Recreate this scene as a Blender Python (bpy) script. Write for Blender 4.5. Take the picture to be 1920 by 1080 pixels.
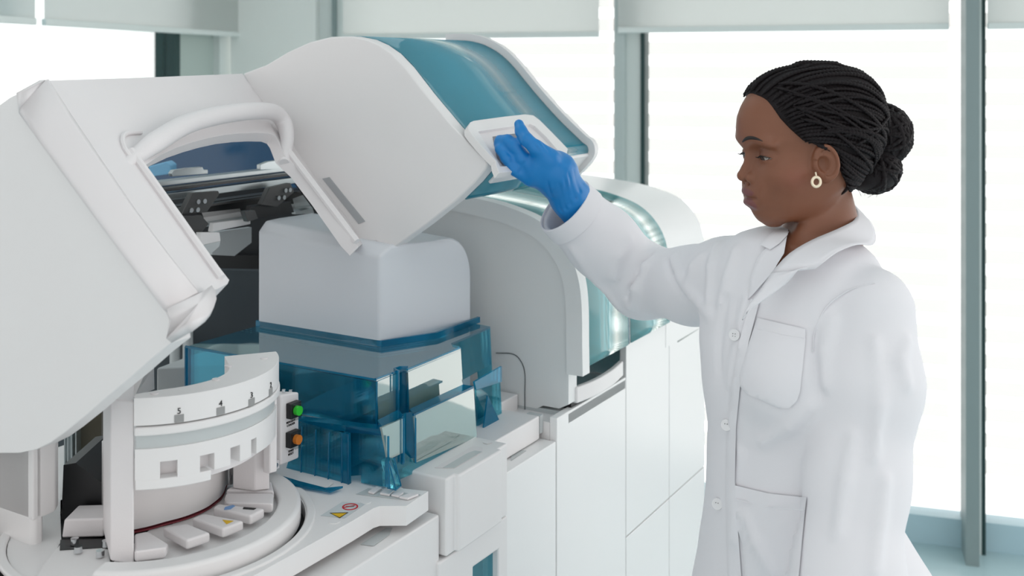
import bpy, bmesh, math, random
import numpy as np
from mathutils import Vector, Matrix
from mathutils.geometry import tessellate_polygon
random.seed(4)
S = bpy.context.scene
for o in list(bpy.data.objects): bpy.data.objects.remove(o)
COL = S.collection
PI = math.pi

# ---------------------------------------------------------------- camera
F0, HY, EYE = 2000.0, 130.0, 1.70          # focal length (px), horizon row, eye height
cd = bpy.data.cameras.new('camera'); cam = bpy.data.objects.new('camera', cd); COL.objects.link(cam)
cam.location = (0, 0, EYE); cam.rotation_euler = (PI / 2, 0, 0)
cd.sensor_width = 36; cd.lens = 36 * F0 / 1920; cd.shift_y = -(540 - HY) / 1920
cd.clip_start = .05; cd.clip_end = 200
cd.dof.use_dof = True; cd.dof.focus_distance = 1.70; cd.dof.aperture_fstop = 4.8
S.camera = cam

# ---------------------------------------------------------------- world and lights
W = bpy.data.worlds.new('world'); S.world = W; W.use_nodes = True
nt = W.node_tree; nt.nodes.clear()
wo = nt.nodes.new('ShaderNodeOutputWorld'); bg = nt.nodes.new('ShaderNodeBackground')
tc = nt.nodes.new('ShaderNodeTexCoord'); vm = nt.nodes.new('ShaderNodeVectorMath'); vm.operation = 'DOT_PRODUCT'
vm.inputs[1].default_value = (.80, .60, .0)
nt.links.new(tc.outputs['Generated'], vm.inputs[0])
mr = nt.nodes.new('ShaderNodeMapRange'); mr.interpolation_type = 'SMOOTHSTEP'
mr.inputs['From Min'].default_value = -.15; mr.inputs['From Max'].default_value = .45
mr.inputs['To Min'].default_value = .82; mr.inputs['To Max'].default_value = 1.55
nt.links.new(vm.outputs['Value'], mr.inputs['Value'])
bg.inputs['Color'].default_value = (1.0, .972, .955, 1)
nt.links.new(mr.outputs['Result'], bg.inputs['Strength']); nt.links.new(bg.outputs[0], wo.inputs[0])
vs = S.view_settings; vs.view_transform = 'Standard'; vs.look = 'None'; vs.gamma = 1; vs.use_curve_mapping = False
vs.exposure = 0.28

def area(name, loc, rot, sx, sy, power, col=(1, 1, 1)):
    l = bpy.data.lights.new(name, 'AREA'); l.shape = 'RECTANGLE'; l.size = sx; l.size_y = sy; l.energy = power; l.color = col
    o = bpy.data.objects.new(name, l); COL.objects.link(o); o.location = loc; o.rotation_euler = rot; return o
area('added_ceiling_fill', (.1, .6, 2.88), (0, 0, 0), 1.6, 1.2, 4)  # two unseen softbox lamps, added to light the room from above
area('added_ceiling_fill', (-1.0, 2.4, 2.88), (0, 0, 0), 1.2, 1.2, 3)

# ---------------------------------------------------------------- frames of reference
U = np.array([.509, .861]); U /= np.linalg.norm(U); V = np.array([-U[1], U[0]]); P0 = np.array([-.0585, 1.8])
# the analyser line runs along U; V points into the machines; b = 0 is the cabinet front plane
OC = np.array([0, 0, EYE])
def ray(px, py): return np.array([(px - 960) / F0, 1.0, -(py - HY) / F0])
def A(px, py, a): d = ray(px, py); return OC + (a + P0 @ U) / (d[:2] @ U) * d       # on the plane a = const
def B(px, py, b): d = ray(px, py); return OC + (b + P0 @ V) / (d[:2] @ V) * d       # on the plane b = const
def Z(px, py, z): d = ray(px, py); return OC + (z - EYE) / d[2] * d                  # at height z
def Dp(px, py, y): return OC + y * ray(px, py)                                        # at distance y
def PL(px, py, p0, n): d = ray(px, py); return OC + ((p0 - OC) @ n) / (d @ n) * d
def CY(px, py, c, r):                                                                 # on an upright cylinder, near side
    d = ray(px, py); k = np.array(c); a = d[:2] @ d[:2]; b = -2 * d[:2] @ k; cc = k @ k - r * r
    q = max(b * b - 4 * a * cc, 0); return OC + (-b - math.sqrt(q)) / (2 * a) * d
def M(a, b, z): p = P0 + a * U + b * V; return np.array([p[0], p[1], z])
def abz(p): q = np.array(p[:2]) - P0; return q @ U, q @ V, p[2]
U3 = np.array([*U, 0]); V3 = np.array([*V, 0]); Z3 = np.array([0, 0, 1.0])

# ---------------------------------------------------------------- materials
def lin(c): return tuple((x / 255 / 12.92 if x / 255 <= .04045 else ((x / 255 + .055) / 1.055) ** 2.4) for x in c)
def mat(name, rgb, rough=.45, metal=0, spec=.5, bump=0, bscale=200, var=.02, vscale=6, sss=0, attr=False, trans=0, sheen=0, coat=0):
    m = bpy.data.materials.new(name); m.use_nodes = True; n = m.node_tree; b = n.nodes['Principled BSDF']
    c = rgb if max(rgb) <= 1 else lin(rgb)
    if attr:
        at = n.nodes.new('ShaderNodeAttribute'); at.attribute_name = 'tone'; src = at.outputs['Color']
    else:
        r = n.nodes.new('ShaderNodeRGB'); r.outputs[0].default_value = (*c, 1); src = r.outputs[0]
    tx = n.nodes.new('ShaderNodeTexCoord'); no = n.nodes.new('ShaderNodeTexNoise'); no.inputs['Scale'].default_value = vscale
    no.inputs['Detail'].default_value = 5
    n.links.new(tx.outputs['Object'], no.inputs['Vector'])
    mp = n.nodes.new('ShaderNodeMapRange'); mp.inputs['To Min'].default_value = 1 - var; mp.inputs['To Max'].default_value = 1 + var
    n.links.new(no.outputs['Fac'], mp.inputs['Value'])
    mx = n.nodes.new('ShaderNodeVectorMath'); mx.operation = 'SCALE'
    n.links.new(src, mx.inputs[0]); n.links.new(mp.outputs[0], mx.inputs['Scale'])
    n.links.new(mx.outputs[0], b.inputs['Base Color'])
    b.inputs['Roughness'].default_value = rough; b.inputs['Metallic'].default_value = metal
    b.inputs['Specular IOR Level'].default_value = spec
    b.inputs['Coat Weight'].default_value = coat
    if sss:
        b.inputs['Subsurface Weight'].default_value = sss; b.inputs['Subsurface Radius'].default_value = (.012, .005, .003); b.inputs['Subsurface Scale'].default_value = 1
    if sheen: b.inputs['Sheen Weight'].default_value = sheen
    if bump:
        nb = n.nodes.new('ShaderNodeTexNoise'); nb.inputs['Scale'].default_value = bscale; nb.inputs['Detail'].default_value = 3
        n.links.new(tx.outputs['Object'], nb.inputs['Vector'])
        bp = n.nodes.new('ShaderNodeBump'); bp.inputs['Strength'].default_value = bump; bp.inputs['Distance'].default_value = .002
        n.links.new(nb.outputs['Fac'], bp.inputs['Height']); n.links.new(bp.outputs[0], b.inputs['Normal'])
    return m
def tint(name, rgb, ior=1.5, gain=1.0, rough=.02, base=0.0, haze=0.0, hz=(30, 130, 175)):
    """thin tinted acrylic: coloured see-through plus a mirror coat that grows towards grazing"""
    m = bpy.data.materials.new(name); m.use_nodes = True; n = m.node_tree; n.nodes.clear()
    out = n.nodes.new('ShaderNodeOutputMaterial'); tr = n.nodes.new('ShaderNodeBsdfTransparent'); gl = n.nodes.new('ShaderNodeBsdfGlossy')
    tr.inputs[0].default_value = (*lin(rgb), 1); gl.inputs['Roughness'].default_value = rough; gl.inputs[0].default_value = (.93, 1, .98, 1)
    fr = n.nodes.new('ShaderNodeFresnel'); fr.inputs[0].default_value = ior
    ma = n.nodes.new('ShaderNodeMath'); ma.operation = 'MULTIPLY_ADD'; ma.inputs[1].default_value = gain; ma.inputs[2].default_value = base; ma.use_clamp = True
    no = n.nodes.new('ShaderNodeTexNoise'); no.inputs['Scale'].default_value = 9
    tx = n.nodes.new('ShaderNodeTexCoord'); n.links.new(tx.outputs['Object'], no.inputs['Vector'])
    bp = n.nodes.new('ShaderNodeBump'); bp.inputs['Strength'].default_value = .03; bp.inputs['Distance'].default_value = .01
    n.links.new(no.outputs['Fac'], bp.inputs['Height']); n.links.new(bp.outputs[0], gl.inputs['Normal'])
    df = n.nodes.new('ShaderNodeBsdfDiffuse'); df.inputs[0].default_value = (*lin(hz), 1)
    tl = n.nodes.new('ShaderNodeBsdfTranslucent'); tl.inputs[0].default_value = (*lin(hz), 1)
    m1 = n.nodes.new('ShaderNodeMixShader'); m1.inputs[0].default_value = .5; n.links.new(df.outputs[0], m1.inputs[1]); n.links.new(tl.outputs[0], m1.inputs[2])
    m2 = n.nodes.new('ShaderNodeMixShader'); m2.inputs[0].default_value = haze; n.links.new(tr.outputs[0], m2.inputs[1]); n.links.new(m1.outputs[0], m2.inputs[2]); tr = m2
    mx = n.nodes.new('ShaderNodeMixShader')
    n.links.new(fr.outputs[0], ma.inputs[0]); n.links.new(ma.outputs[0], mx.inputs[0])
    n.links.new(tr.outputs[0], mx.inputs[1]); n.links.new(gl.outputs[0], mx.inputs[2]); n.links.new(mx.outputs[0], out.inputs[0])
    return m
WHITE = mat('white_plastic', (231, 229, 229), .42, bump=.05, bscale=500)
WHITE2 = mat('white_moulded_plastic', (228, 224, 225), .5, bump=.08, bscale=420)
CAB = mat('white_cabinet_lacquer', (238, 238, 238), .28, var=.008)
GREY = mat('light_grey_plastic', (192, 197, 198), .4)
DGREY = mat('dark_grey_panel', (58, 66, 72), .5)
BLACK = mat('black_plastic', (22, 23, 26), .45)
STEEL = mat('brushed_steel', (190, 198, 200), .28, metal=.85, bump=.05, bscale=120)
DSTEEL = mat('dark_anodised_metal', (84, 84, 84), .35, metal=.6)
CHROME = mat('screw_chrome', (215, 218, 220), .15, metal=1)
BLUE = tint('blue_tinted_acrylic', (180, 236, 246), 1.5, .9, haze=.17, hz=(42, 190, 224))
BLUED = tint('deep_blue_acrylic_edge', (120, 205, 228), 1.5, .8, haze=.45, hz=(24, 150, 190))
PALE = tint('blue_acrylic_front_pane', (165, 226, 236), 1.75, 1.9, base=.12, haze=.42, hz=(208, 240, 234))  # pale matte share paints in the reflection of the bright windows
ROOF = tint('blue_acrylic_roof', (170, 222, 240), 1.5, 1.2, base=.05, haze=.36, hz=(120, 192, 222))  # lighter copy of the acrylic, bright reflection put into its colour
BLUEC = tint('clear_blue_acrylic', (150, 222, 242), 1.5, .8, haze=.09, hz=(42, 190, 224))
TEAL = tint('teal_tinted_hood_window', (110, 190, 205), 1.6, 1.1, rough=.10, base=.04, haze=.62, hz=(142, 222, 228))  # matte mint colour stands in for the mirrored windows
HOODG = tint('teal_hood_glass', (90, 165, 185), 1.6, .8, rough=.05, base=.06, haze=.74, hz=(84, 192, 218))  # matte teal colour stands in for the room mirrored in the glass
CLEAR = tint('clear_window_glass', (250, 253, 253), 1.2, .4)
INK = mat('grey_print', (110, 112, 114), .6)
BLK_INK = mat('black_print', (30, 30, 32), .6)
YEL = mat('warning_yellow', (222, 178, 20), .5)
RED = mat('warning_red', (196, 40, 48), .5)
STICK = mat('sticker_film', (205, 211, 213), .35)
GREEN = mat('green_button_cap', (60, 200, 60), .3)
ORANGE = mat('orange_button_cap', (222, 128, 48), .3)

# ---------------------------------------------------------------- object helpers
def base_of(p):
    v = np.zeros(3)
    while p is not None: v = v + np.array(p.location); p = p.parent
    return v
def link(name, verts, faces, m, parent=None, bevel=0, seg=3, smooth=35, label=None, cat=None, kind=None, group=None, origin=None, solid=0, subsurf=0):
    verts = np.array([list(map(float, v)) for v in verts])
    off = base_of(parent)
    loc = np.zeros(3)
    if parent is None:
        loc = np.array(origin) if origin is not None else np.array([verts[:, 0].mean(), verts[:, 1].mean(), verts[:, 2].min()])
        off = loc
    me = bpy.data.meshes.new(name); me.from_pydata((verts - off).tolist(), [], [list(map(int, f)) for f in faces]); me.validate()
    bm = bmesh.new(); bm.from_mesh(me); bmesh.ops.remove_doubles(bm, verts=bm.verts, dist=1e-6)
    bmesh.ops.recalc_face_normals(bm, faces=bm.faces); bm.to_mesh(me); bm.free()
    me.materials.append(m)
    for p in me.polygons: p.use_smooth = True
    if smooth < 180: me.set_sharp_from_angle(angle=math.radians(smooth))
    o = bpy.data.objects.new(name, me); COL.objects.link(o); o.location = loc if parent is None else (0, 0, 0)
    if parent is not None: o.parent = parent
    if solid:
        q = o.modifiers.new('solid', 'SOLIDIFY'); q.thickness = solid; q.offset = 1
    if bevel:
        q = o.modifiers.new('bevel', 'BEVEL'); q.width = bevel; q.segments = seg; q.limit_method = 'ANGLE'; q.angle_limit = math.radians(38); q.harden_normals = True
    if subsurf:
        q = o.modifiers.new('sub', 'SUBSURF'); q.levels = subsurf; q.render_levels = subsurf
    if label: o['label'] = label
    if cat: o['category'] = cat
    if kind: o['kind'] = kind
    if group: o['group'] = group
    return o
def empty(name, loc, label, cat, group=None):
    o = bpy.data.objects.new(name, None); COL.objects.link(o); o.location = loc; o.empty_display_size = .05
    o['label'] = label; o['category'] = cat
    if group: o['group'] = group
    return o
def prism(pts, off, holes=()):
    """polygon (with holes) pushed along a vector: solid plate"""
    loops = [list(pts)] + [list(h) for h in holes]
    flat = [np.array(p, float) for l in loops for p in l]
    tri = tessellate_polygon([[Vector(p) for p in l] for l in loops]) if holes or len(pts) > 4 else [tuple(range(len(pts)))]
    n = len(flat); off = np.array(off, float)
    vs_ = flat + [p + off for p in flat]; fs = [tuple(t) for t in tri] + [tuple(i + n for i in reversed(t)) for t in tri]
    k = 0
    for l in loops:
        m = len(l)
        for i in range(m): fs.append((k + i, k + (i + 1) % m, n + k + (i + 1) % m, n + k + i))
        k += m
    return vs_, fs
def join(*parts):
    V_, F_ = [], []
    for v, f in parts:
        k = len(V_); V_ += list(v); F_ += [tuple(i + k for i in q) for q in f]
    return V_, F_
def mbox(a0, a1, b0, b1, z0, z1):
    v = [M(a, b, z) for z in (z0, z1) for b in (b0, b1) for a in (a0, a1)]
    return v, [(0, 1, 3, 2), (4, 6, 7, 5), (0, 4, 5, 1), (2, 3, 7, 6), (0, 2, 6, 4), (1, 5, 7, 3)]
def wbox(x0, x1, y0, y1, z0, z1):
    v = [np.array([x, y, z]) for z in (z0, z1) for y in (y0, y1) for x in (x0, x1)]
    return v, [(0, 1, 3, 2), (4, 6, 7, 5), (0, 4, 5, 1), (2, 3, 7, 6), (0, 2, 6, 4), (1, 5, 7, 3)]
def obox(p, ax, ay, az):
    """box from corner p along three vectors"""
    p = np.array(p); v = [p + i * np.array(ax) + j * np.array(ay) + k * np.array(az) for k in (0, 1) for j in (0, 1) for i in (0, 1)]
    return v, [(0, 1, 3, 2), (4, 6, 7, 5), (0, 4, 5, 1), (2, 3, 7, 6), (0, 2, 6, 4), (1, 5, 7, 3)]
def sweep(prof, a0, a1, closed=False):
    """(b, z) profile swept along the machine line"""
    n = len(prof); v = [M(a0, b, z) for b, z in prof] + [M(a1, b, z) for b, z in prof]
    return v, [(i, (i + 1) % n, n + (i + 1) % n, n + i) for i in range(n if closed else n - 1)]
def offprof(prof, d):
    p = np.array(prof); t = np.gradient(p, axis=0); t /= np.linalg.norm(t, axis=1)[:, None]
    return p + d * np.c_[-t[:, 1], t[:, 0]]
def tube(pts, r, n=10, cap=True, ry=None):
    pts = [np.array(p, float) for p in pts]; N = len(pts)
    rr = r if hasattr(r, '__len__') else [r] * N
    v, f = [], []
    up = None
    for i, p in enumerate(pts):
        t = pts[min(i + 1, N - 1)] - pts[max(i - 1, 0)]; t = t / (np.linalg.norm(t) + 1e-12)
        if up is None:
            up = np.cross(t, [0.3, .2, 1]); up /= np.linalg.norm(up)
        up = up - (up @ t) * t; up /= np.linalg.norm(up) + 1e-12; w = np.cross(t, up)
        for k in range(n):
            a = 2 * PI * k / n; v.append(p + rr[i] * (math.cos(a) * up + math.sin(a) * w * (ry or 1)))
    for i in range(N - 1):
        for k in range(n): f.append((i * n + k, i * n + (k + 1) % n, (i + 1) * n + (k + 1) % n, (i + 1) * n + k))
    if cap: f.append(tuple(range(n))[::-1]); f.append(tuple((N - 1) * n + k for k in range(n)))
    return v, f
def smooth_pts(pts, n=6):
    """Catmull-Rom through points"""
    p = [np.array(q, float) for q in pts]; p = [2 * p[0] - p[1]] + p + [2 * p[-1] - p[-2]]; out = []
    for i in range(1, len(p) - 2):
        for k in range(n):
            t = k / n; a, b, c, d = p[i - 1], p[i], p[i + 1], p[i + 2]
            out.append(.5 * (2 * b + (c - a) * t + (2 * a - 5 * b + 4 * c - d) * t * t + (3 * b - a - 3 * c + d) * t ** 3))
    out.append(p[-2]); return out
def cyl(c, axis, r, h, n=20):
    axis = np.array(axis, float); axis /= np.linalg.norm(axis); return tube([np.array(c), np.array(c) + axis * h], r, n)
def sector(c, r0, r1, z0, z1, a0, a1, n=40):
    v, f = [], []
    for i in range(n + 1):
        a = math.radians(a0 + (a1 - a0) * i / n); x, y = math.cos(a), math.sin(a)
        for r, z in ((r0, z0), (r1, z0), (r1, z1), (r0, z1)): v.append(np.array([c[0] + r * x, c[1] + r * y, z]))
    for i in range(n):
        for k in range(4): f.append((i * 4 + k, i * 4 + (k + 1) % 4, (i + 1) * 4 + (k + 1) % 4, (i + 1) * 4 + k))
    if abs(a1 - a0) < 359.9: f += [(0, 1, 2, 3), (n * 4 + 3, n * 4 + 2, n * 4 + 1, n * 4)]
    return v, f
def text(name, s, size, p, xd, up, m, parent, depth=.0004, align='CENTER', **kw):
    cu = bpy.data.curves.new('t', 'FONT'); cu.body = s; cu.size = size; cu.align_x = align; cu.align_y = 'CENTER'; cu.extrude = depth
    t = bpy.data.objects.new('t', cu); COL.objects.link(t)
    me = bpy.data.meshes.new_from_object(t.evaluated_get(bpy.context.evaluated_depsgraph_get()))
    xd = np.array(xd) / np.linalg.norm(xd); up = np.array(up) - (np.array(up) @ xd) * xd; up /= np.linalg.norm(up); nn = np.cross(xd, up)
    vs_ = [np.array(p) + v.co.x * xd + v.co.y * up + v.co.z * nn for v in me.vertices]; fs = [tuple(q.vertices) for q in me.polygons]
    bpy.data.objects.remove(t); bpy.data.curves.remove(cu); bpy.data.meshes.remove(me)
    return link(name, vs_, fs, m, parent, smooth=180, **kw)

# ================================================================= the room
def struct(name, vf, m, **kw): return link(name, vf[0], vf[1], m, kind='structure', **kw)
FLOOR = mat('pale_blue_vinyl_floor', (180, 206, 212), .22, var=.03, vscale=1.5)
CEIL = mat('ceiling_panels', (228, 230, 230), .8)
WALL = mat('pale_grey_green_wall', (244, 248, 245), .7)
FRAME = mat('window_frame_light', (222, 230, 228), .5)
MULL = mat('grey_green_mullion', (138, 154, 155), .5)
SEAL = mat('dark_green_seal', (30, 62, 62), .5)
BLIND = tint('roller_blind_fabric', (60, 60, 60), 1.1, .1, rough=.8, haze=.97, hz=(228, 231, 229))
struct('floor', prism([np.array([x, y, 0.0]) for x, y in ((-4.5, -2.5), (5.5, -2.5), (5.5, 2.66), (-1.2, 4.74), (-4.5, 4.74))], np.array([0, 0, -.05])), FLOOR)
struct('ceiling', wbox(-4.5, 3.2, -1.2, 5.2, 2.95, 3.0), CEIL)
# back window wall: passes below (px 1825, 1035), runs left and away
WD = np.array([-.955, .296, 0]); WN = np.array([.296, .955, 0]); WP = np.array([1.626, 3.76, 0])
def wpt(px, py=600):
    d = ray(px, py); s = (WP @ WN) / (d @ WN); return OC + s * d
def wall_box(x0, x1, z0, z1, t0, t1):
    """box in the back window wall between two picture columns, z range, depth range outward"""
    p = wpt(x0); q = wpt(x1); p[2] = q[2] = 0
    return obox(p + Z3 * z0 + WN * t0, q - p, WN * (t1 - t0), Z3 * (z1 - z0))
# left wall: x from corner going towards the camera
LD = np.array([-.343, -1.38, 0]); LD /= np.linalg.norm(LD); LN = np.array([-LD[1] * -1, -LD[0], 0]); LN = np.array([-.9705, .2412, 0]); LP = np.array([-1.237, 4.67, 0])
def lpt(px): d = ray(px, 100); s = (LP @ LN) / (d @ LN); return OC + s * d
def lwall(x0, x1, z0, z1, t0, t1):
    p = lpt(x0); q = lpt(x1); p[2] = q[2] = 0
    return obox(p + Z3 * z0 + LN * t0, q - p, LN * (t1 - t0), Z3 * (z1 - z0))
struct('wall_back', wall_box(432, 592, 0, 2.95, 0, .12), WALL)
struct('trim_1', wall_box(592, 622, 0, 2.95, .03, .12), FRAME)
struct('trim_2', wall_box(622, 628, 0, 2.95, .0, .12), MULL)
struct('trim_3', wall_box(628, 655, 0, 2.95, .02, .12), FRAME)
struct('wall_left', lwall(412, 433, 0, 2.95, 0, .12), FRAME)
struct('trim_4', lwall(341, 412, 0, 2.95, .03, .10), mat('grey_green_glass_panel', (188, 202, 197), .3))
struct('trim_5', lwall(332, 342, 0, 2.95, .01, .10), SEAL)
struct('trim_6', lwall(-60, 4, 0, 2.95, .01, .10), mat('teal_frame', (120, 190, 200), .5))
def window(n, vf): struct('window_%d' % n, vf, CLEAR)
window(1, lwall(4, 332, .12, 2.95, .05, .06))
window(2, wall_box(655, 1134, .12, 2.95, .06, .07)); window(3, wall_box(1212, 1780, .12, 2.95, .06, .07)); window(4, wall_box(1848, 2600, .12, 2.95, .06, .07))
k = 7
for x0, x1, m, t0, t1 in ((1157, 1175, mat('pale_mullion', (186, 198, 197), .5), -.06, .09), (1175, 1201, FRAME, .0, .08), (1202, 1210, SEAL, -.01, .08),
                          (1804, 1829, MULL, -.12, .06), (1829, 1839, FRAME, -.02, .08), (1839, 1847, SEAL, -.02, .08)):
    struct('trim_%d' % k, wall_box(x0, x1, 0, 2.95, t0, t1), m); k += 1
struct('baseboard_back', wall_box(655, 2600, 0, .10, .02, .10), mat('pale_blue_sill', (186, 214, 224), .4))
for x0, x1, zb, nm in ((658, 1131, 1.823, 'grey roller blind behind the raised hood, left of the first mullion'),
                       (1166, 1776, 1.838, 'wide pale roller blind above and behind the person'),
                       (1846, 2500, 1.838, 'roller blind at the far right edge, right of the thick mullion')):
    r = empty('roller_blind', tuple(wpt((x0 + x1) / 2) * np.array([1, 1, 0]) - .04 * WN + Z3 * zb), nm, 'blind', 'roller blinds on the windows')
    v, f = wall_box(x0, x1, zb + .02, 2.9, -.075, -.07); v, f = [v[i] for i in (0, 1, 5, 4)], [(0, 1, 2, 3)]; link('blind_fabric', v, f, BLIND, r)
    v, f = wall_box(x0, x1, zb, zb + .022, -.082, -.064); link('bottom_rail', v, f, FRAME, r, bevel=.003)
for x0, x1, nm in ((-120, 38, 'narrow roller blind in the top left corner, left of the bright gap'), (55, 431, 'roller blind on the left wall window, above the near hood')):
    r = empty('roller_blind', tuple(lpt((x0 + x1) / 2) * np.array([1, 1, 0]) - .05 * LN + Z3 * 1.84), nm, 'blind', 'roller blinds on the windows')
    v, f = lwall(x0, x1, 1.862, 2.9, -.055, -.05); v, f = [v[i] for i in (0, 1, 5, 4)], [(0, 1, 2, 3)]; link('blind_fabric', v, f, BLIND, r)
    v, f = lwall(x0, x1, 1.84, 1.862, -.062, -.044); link('bottom_rail', v, f, FRAME, r, bevel=.003)
# pale outdoor louvre blinds beyond the glass
LOUV = tint('white_outdoor_louvre', (208, 207, 205), 1.1, .03, rough=.8, haze=.30, hz=(225, 223, 220))
def louvres(x0, x1, lab):
    pts = [wall_box(x0, x1, z, z + .055, .34, .345) for z in np.arange(.16, 2.9, .10)]
    o = link('outdoor_blind', *join(*[([v[i] for i in (0, 1, 5, 4)], [(0, 1, 2, 3)]) for v, f in pts]), LOUV, label=lab, cat='blind', group='outdoor louvre blinds beyond the windows')
    o['kind'] = 'stuff'
louvres(600, 1165, 'faint white outdoor louvre blind outside the window left of the first mullion')
louvres(1180, 1815, 'faint white outdoor louvre blind outside the wide window behind the person')
louvres(1830, 2600, 'faint white outdoor louvre blind outside the window at the right edge')

# ================================================================= near analyser
AN = empty('laboratory_analyzer', tuple(M(-.2, .3, 0)), 'large white analyzer with a raised hood and blue guards, nearest the camera', 'analyzer')
def part(name, vf, m, parent=None, **kw): return link(name, vf[0], vf[1], m, parent or AN, **kw)
# --- hood: side panel in the plane a = .043, faceted front shell reaching towards the camera
a1 = .043
side = [(455, 138), (500, 121), (540, 97), (580, 79), (620, 69), (660, 68), (690, 74), (712, 84), (735, 100), (760, 126), (800, 178), (850, 238), (900, 290), (911, 299), (914, 308), (911, 318),
        (890, 343), (855, 377), (800, 421), (735, 468), (722, 478), (712, 471), (705, 453), (673, 456), (642, 408), (586, 335), (484, 190)]
slot = [(605, 335), (618, 332), (685, 415), (673, 420)]
hood = part('hood', prism([A(*p, a1) for p in side], U3 * .03), WHITE, bevel=.004, seg=3)
part('slot_shade_plate', prism([A(*p, a1) - U3 * .0012 for p in slot], U3 * .003), mat('painted_slot_shade', (168, 171, 174), .6), hood)  # flat plate, no recess cut; the slot's shade is put into its grey
# front facet
q0 = Dp(85, 150, 1.45); q1 = A(455, 138, a1); q2 = Dp(395, 590, 1.291); n1 = np.cross(q1 - q0, q2 - q0); n1 /= np.linalg.norm(n1)
if n1[1] > 0: n1 = -n1
def K(px, py): return PL(px, py, q0, n1)
aE = -.636
front = [(85, 151), (250, 146), (455, 138), (492, 190), (594, 335), (650, 408), (681, 456), (672, 463), (655, 445), (600, 368), (560, 316), (532, 290), (527, 276), (521, 262), (515, 254), (505, 250), (480, 249), (450, 250), (420, 253), (390, 259), (360, 267), (330, 277), (300, 291), (272, 310), (300, 345), (350, 415),
         (395, 480), (430, 525), (427, 532), (407, 542), (385, 545), (376, 548), (367, 556), (247, 399)]
part('hood_front', prism([A(*p, a1) if 1 < i < 7 and i != 7 else K(*p) for i, p in enumerate(front)], -n1 * .022), WHITE2, hood, bevel=.005)
part('window_trim', tube(smooth_pts([K(*p) + n1 * .004 for p in [(538, 287), (575, 336), (620, 395), (666, 456)]], 3), .0065, 8), WHITE2, hood)
part('window_trim', tube(smooth_pts([K(*p) + n1 * .003 for p in [(242, 285), (290, 352), (350, 437), (412, 524)]], 3), .006, 8), WHITE2, hood)
part('arched_grip', tube(smooth_pts([K(*p) + n1 * h for p, h in [((236, 308), -.012), ((258, 292), .002), ((282, 279), .016), ((330, 255), .026), ((390, 240), .03), ((450, 231), .03), ((495, 229), .026), ((520, 243), .018), ((533, 268), .008), ((540, 298), -.010)]], 6), [.009] * 2 + list(np.linspace(.010, .0155, 10)) + [.0155] * 31 + list(np.linspace(.0155, .009, 12)), 16), WHITE2, hood)
part('arched_grip', tube(smooth_pts([K(*p) + n1 * .002 for p in [(262, 250), (236, 252), (228, 262), (232, 280), (246, 300)]], 5), .0035, 8), WHITE2, hood)
# end cap of the hood (left) and the slanting band between
L1 = [(85, 151), (130, 224), (180, 300), (247, 399), (310, 484), (367, 556)]
L2 = [(38, 215), (84, 275), (130, 337), (187, 415), (250, 501), (312, 585)]
endp = [(38, 215), (84, 275), (130, 337), (187, 415), (250, 501), (312, 585), (318, 600), (322, 643), (290, 668), (245, 708), (200, 745), (160, 780), (120, 812), (95, 830), (68, 843), (35, 850), (0, 850), (-60, 846), (-140, 800), (-220, 600), (-220, 350), (0, 196), (18, 183), (36, 174)]
part('end_panel', prism([A(*p, aE) for p in endp], U3 * .03), WHITE, hood, bevel=.006)
vv, ff = [], []
for p, q in zip(L1, L2):
    k1 = K(*p); k2 = A(*q, aE); m1 = k1 * .8 + k2 * .2 + n1 * .008; m2 = k1 * .2 + k2 * .8 + np.array([0, -.004, 0])
    vv += [k1, m1, m2, k2]
for i in range(len(L1) - 1):
    for j in range(3): ff.append((i * 4 + j, i * 4 + j + 1, i * 4 + j + 5, i * 4 + j + 4))
e = len(vv)
vv += [A(36, 174, aE), K(80, 150)]; ff.append((0, 3, e, e + 1))
o = part('hood_band', (vv, ff), WHITE2, hood, solid=.012, smooth=30); o.modifiers['solid'].offset = 0
toe = [K(367, 556), K(385, 546), K(394, 558), K(398, 575), K(394, 592), K(384, 604), K(360, 622), A(322, 643, aE), A(318, 600, aE), A(312, 585, aE)]
cc = sum(toe) / len(toe) + n1 * .004
part('hood_toe', ([*toe, cc], [(i, (i + 1) % len(toe), len(toe)) for i in range(len(toe))]), WHITE2, hood, solid=.012, smooth=60)
# hood window: profile of the side panel swept to the far end
prof = [abz(A(*p, a1))[1:] for p in side[4:18]]
prof_s = [tuple(p) for p in smooth_pts([(*p,) for p in prof], 4)]
part('hood_window', sweep(offprof(prof_s, .003), a1 + .03, .43), HOODG, hood, solid=.004, smooth=60)
far = [(b, z) for b, z in prof_s]; inn = [tuple(p) for p in offprof(prof_s, -.016)[::-1]]
part('far_rim', prism([M(.43, b, z) for b, z in far + inn], U3 * .016), WHITE, hood, bevel=.003)
part('seal_strip', sweep(offprof(prof_s, .0045), .424, .430), BLACK, hood, solid=.003, smooth=60)
part('seal_strip', sweep(offprof(prof_s, .0045), a1 + .03, a1 + .035), BLACK, hood, solid=.003, smooth=60)
b_, z_ = prof[-3]
part('hood_lip', prism([M(a1 + .045, b, z) for b, z in ((b_ - .006, z_ - .002), (b_ - .002, z_ + .004), (b_ + .026, z_ - .024), (b_ + .021, z_ - .031))], U3 * .36), WHITE, hood, bevel=.003)
g0 = M(a1, *prof[6]); g1 = M(a1, *prof[8]); nG = np.cross(U3, g1 - g0); nG /= np.linalg.norm(nG)
if nG @ (g0 - OC) > 0: nG = -nG
def G(px, py, o=.006): return PL(px, py, g0 + nG * o, nG)
bez = [(878, 236), (882, 229), (889, 226), (940, 219), (984, 214), (1000, 216), (1012, 225), (1036, 249), (1065, 279), (1062, 292), (1052, 303), (1010, 314), (960, 322), (936, 324), (931, 312), (929, 301), (920, 292), (902, 273), (886, 254), (879, 244)]
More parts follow.
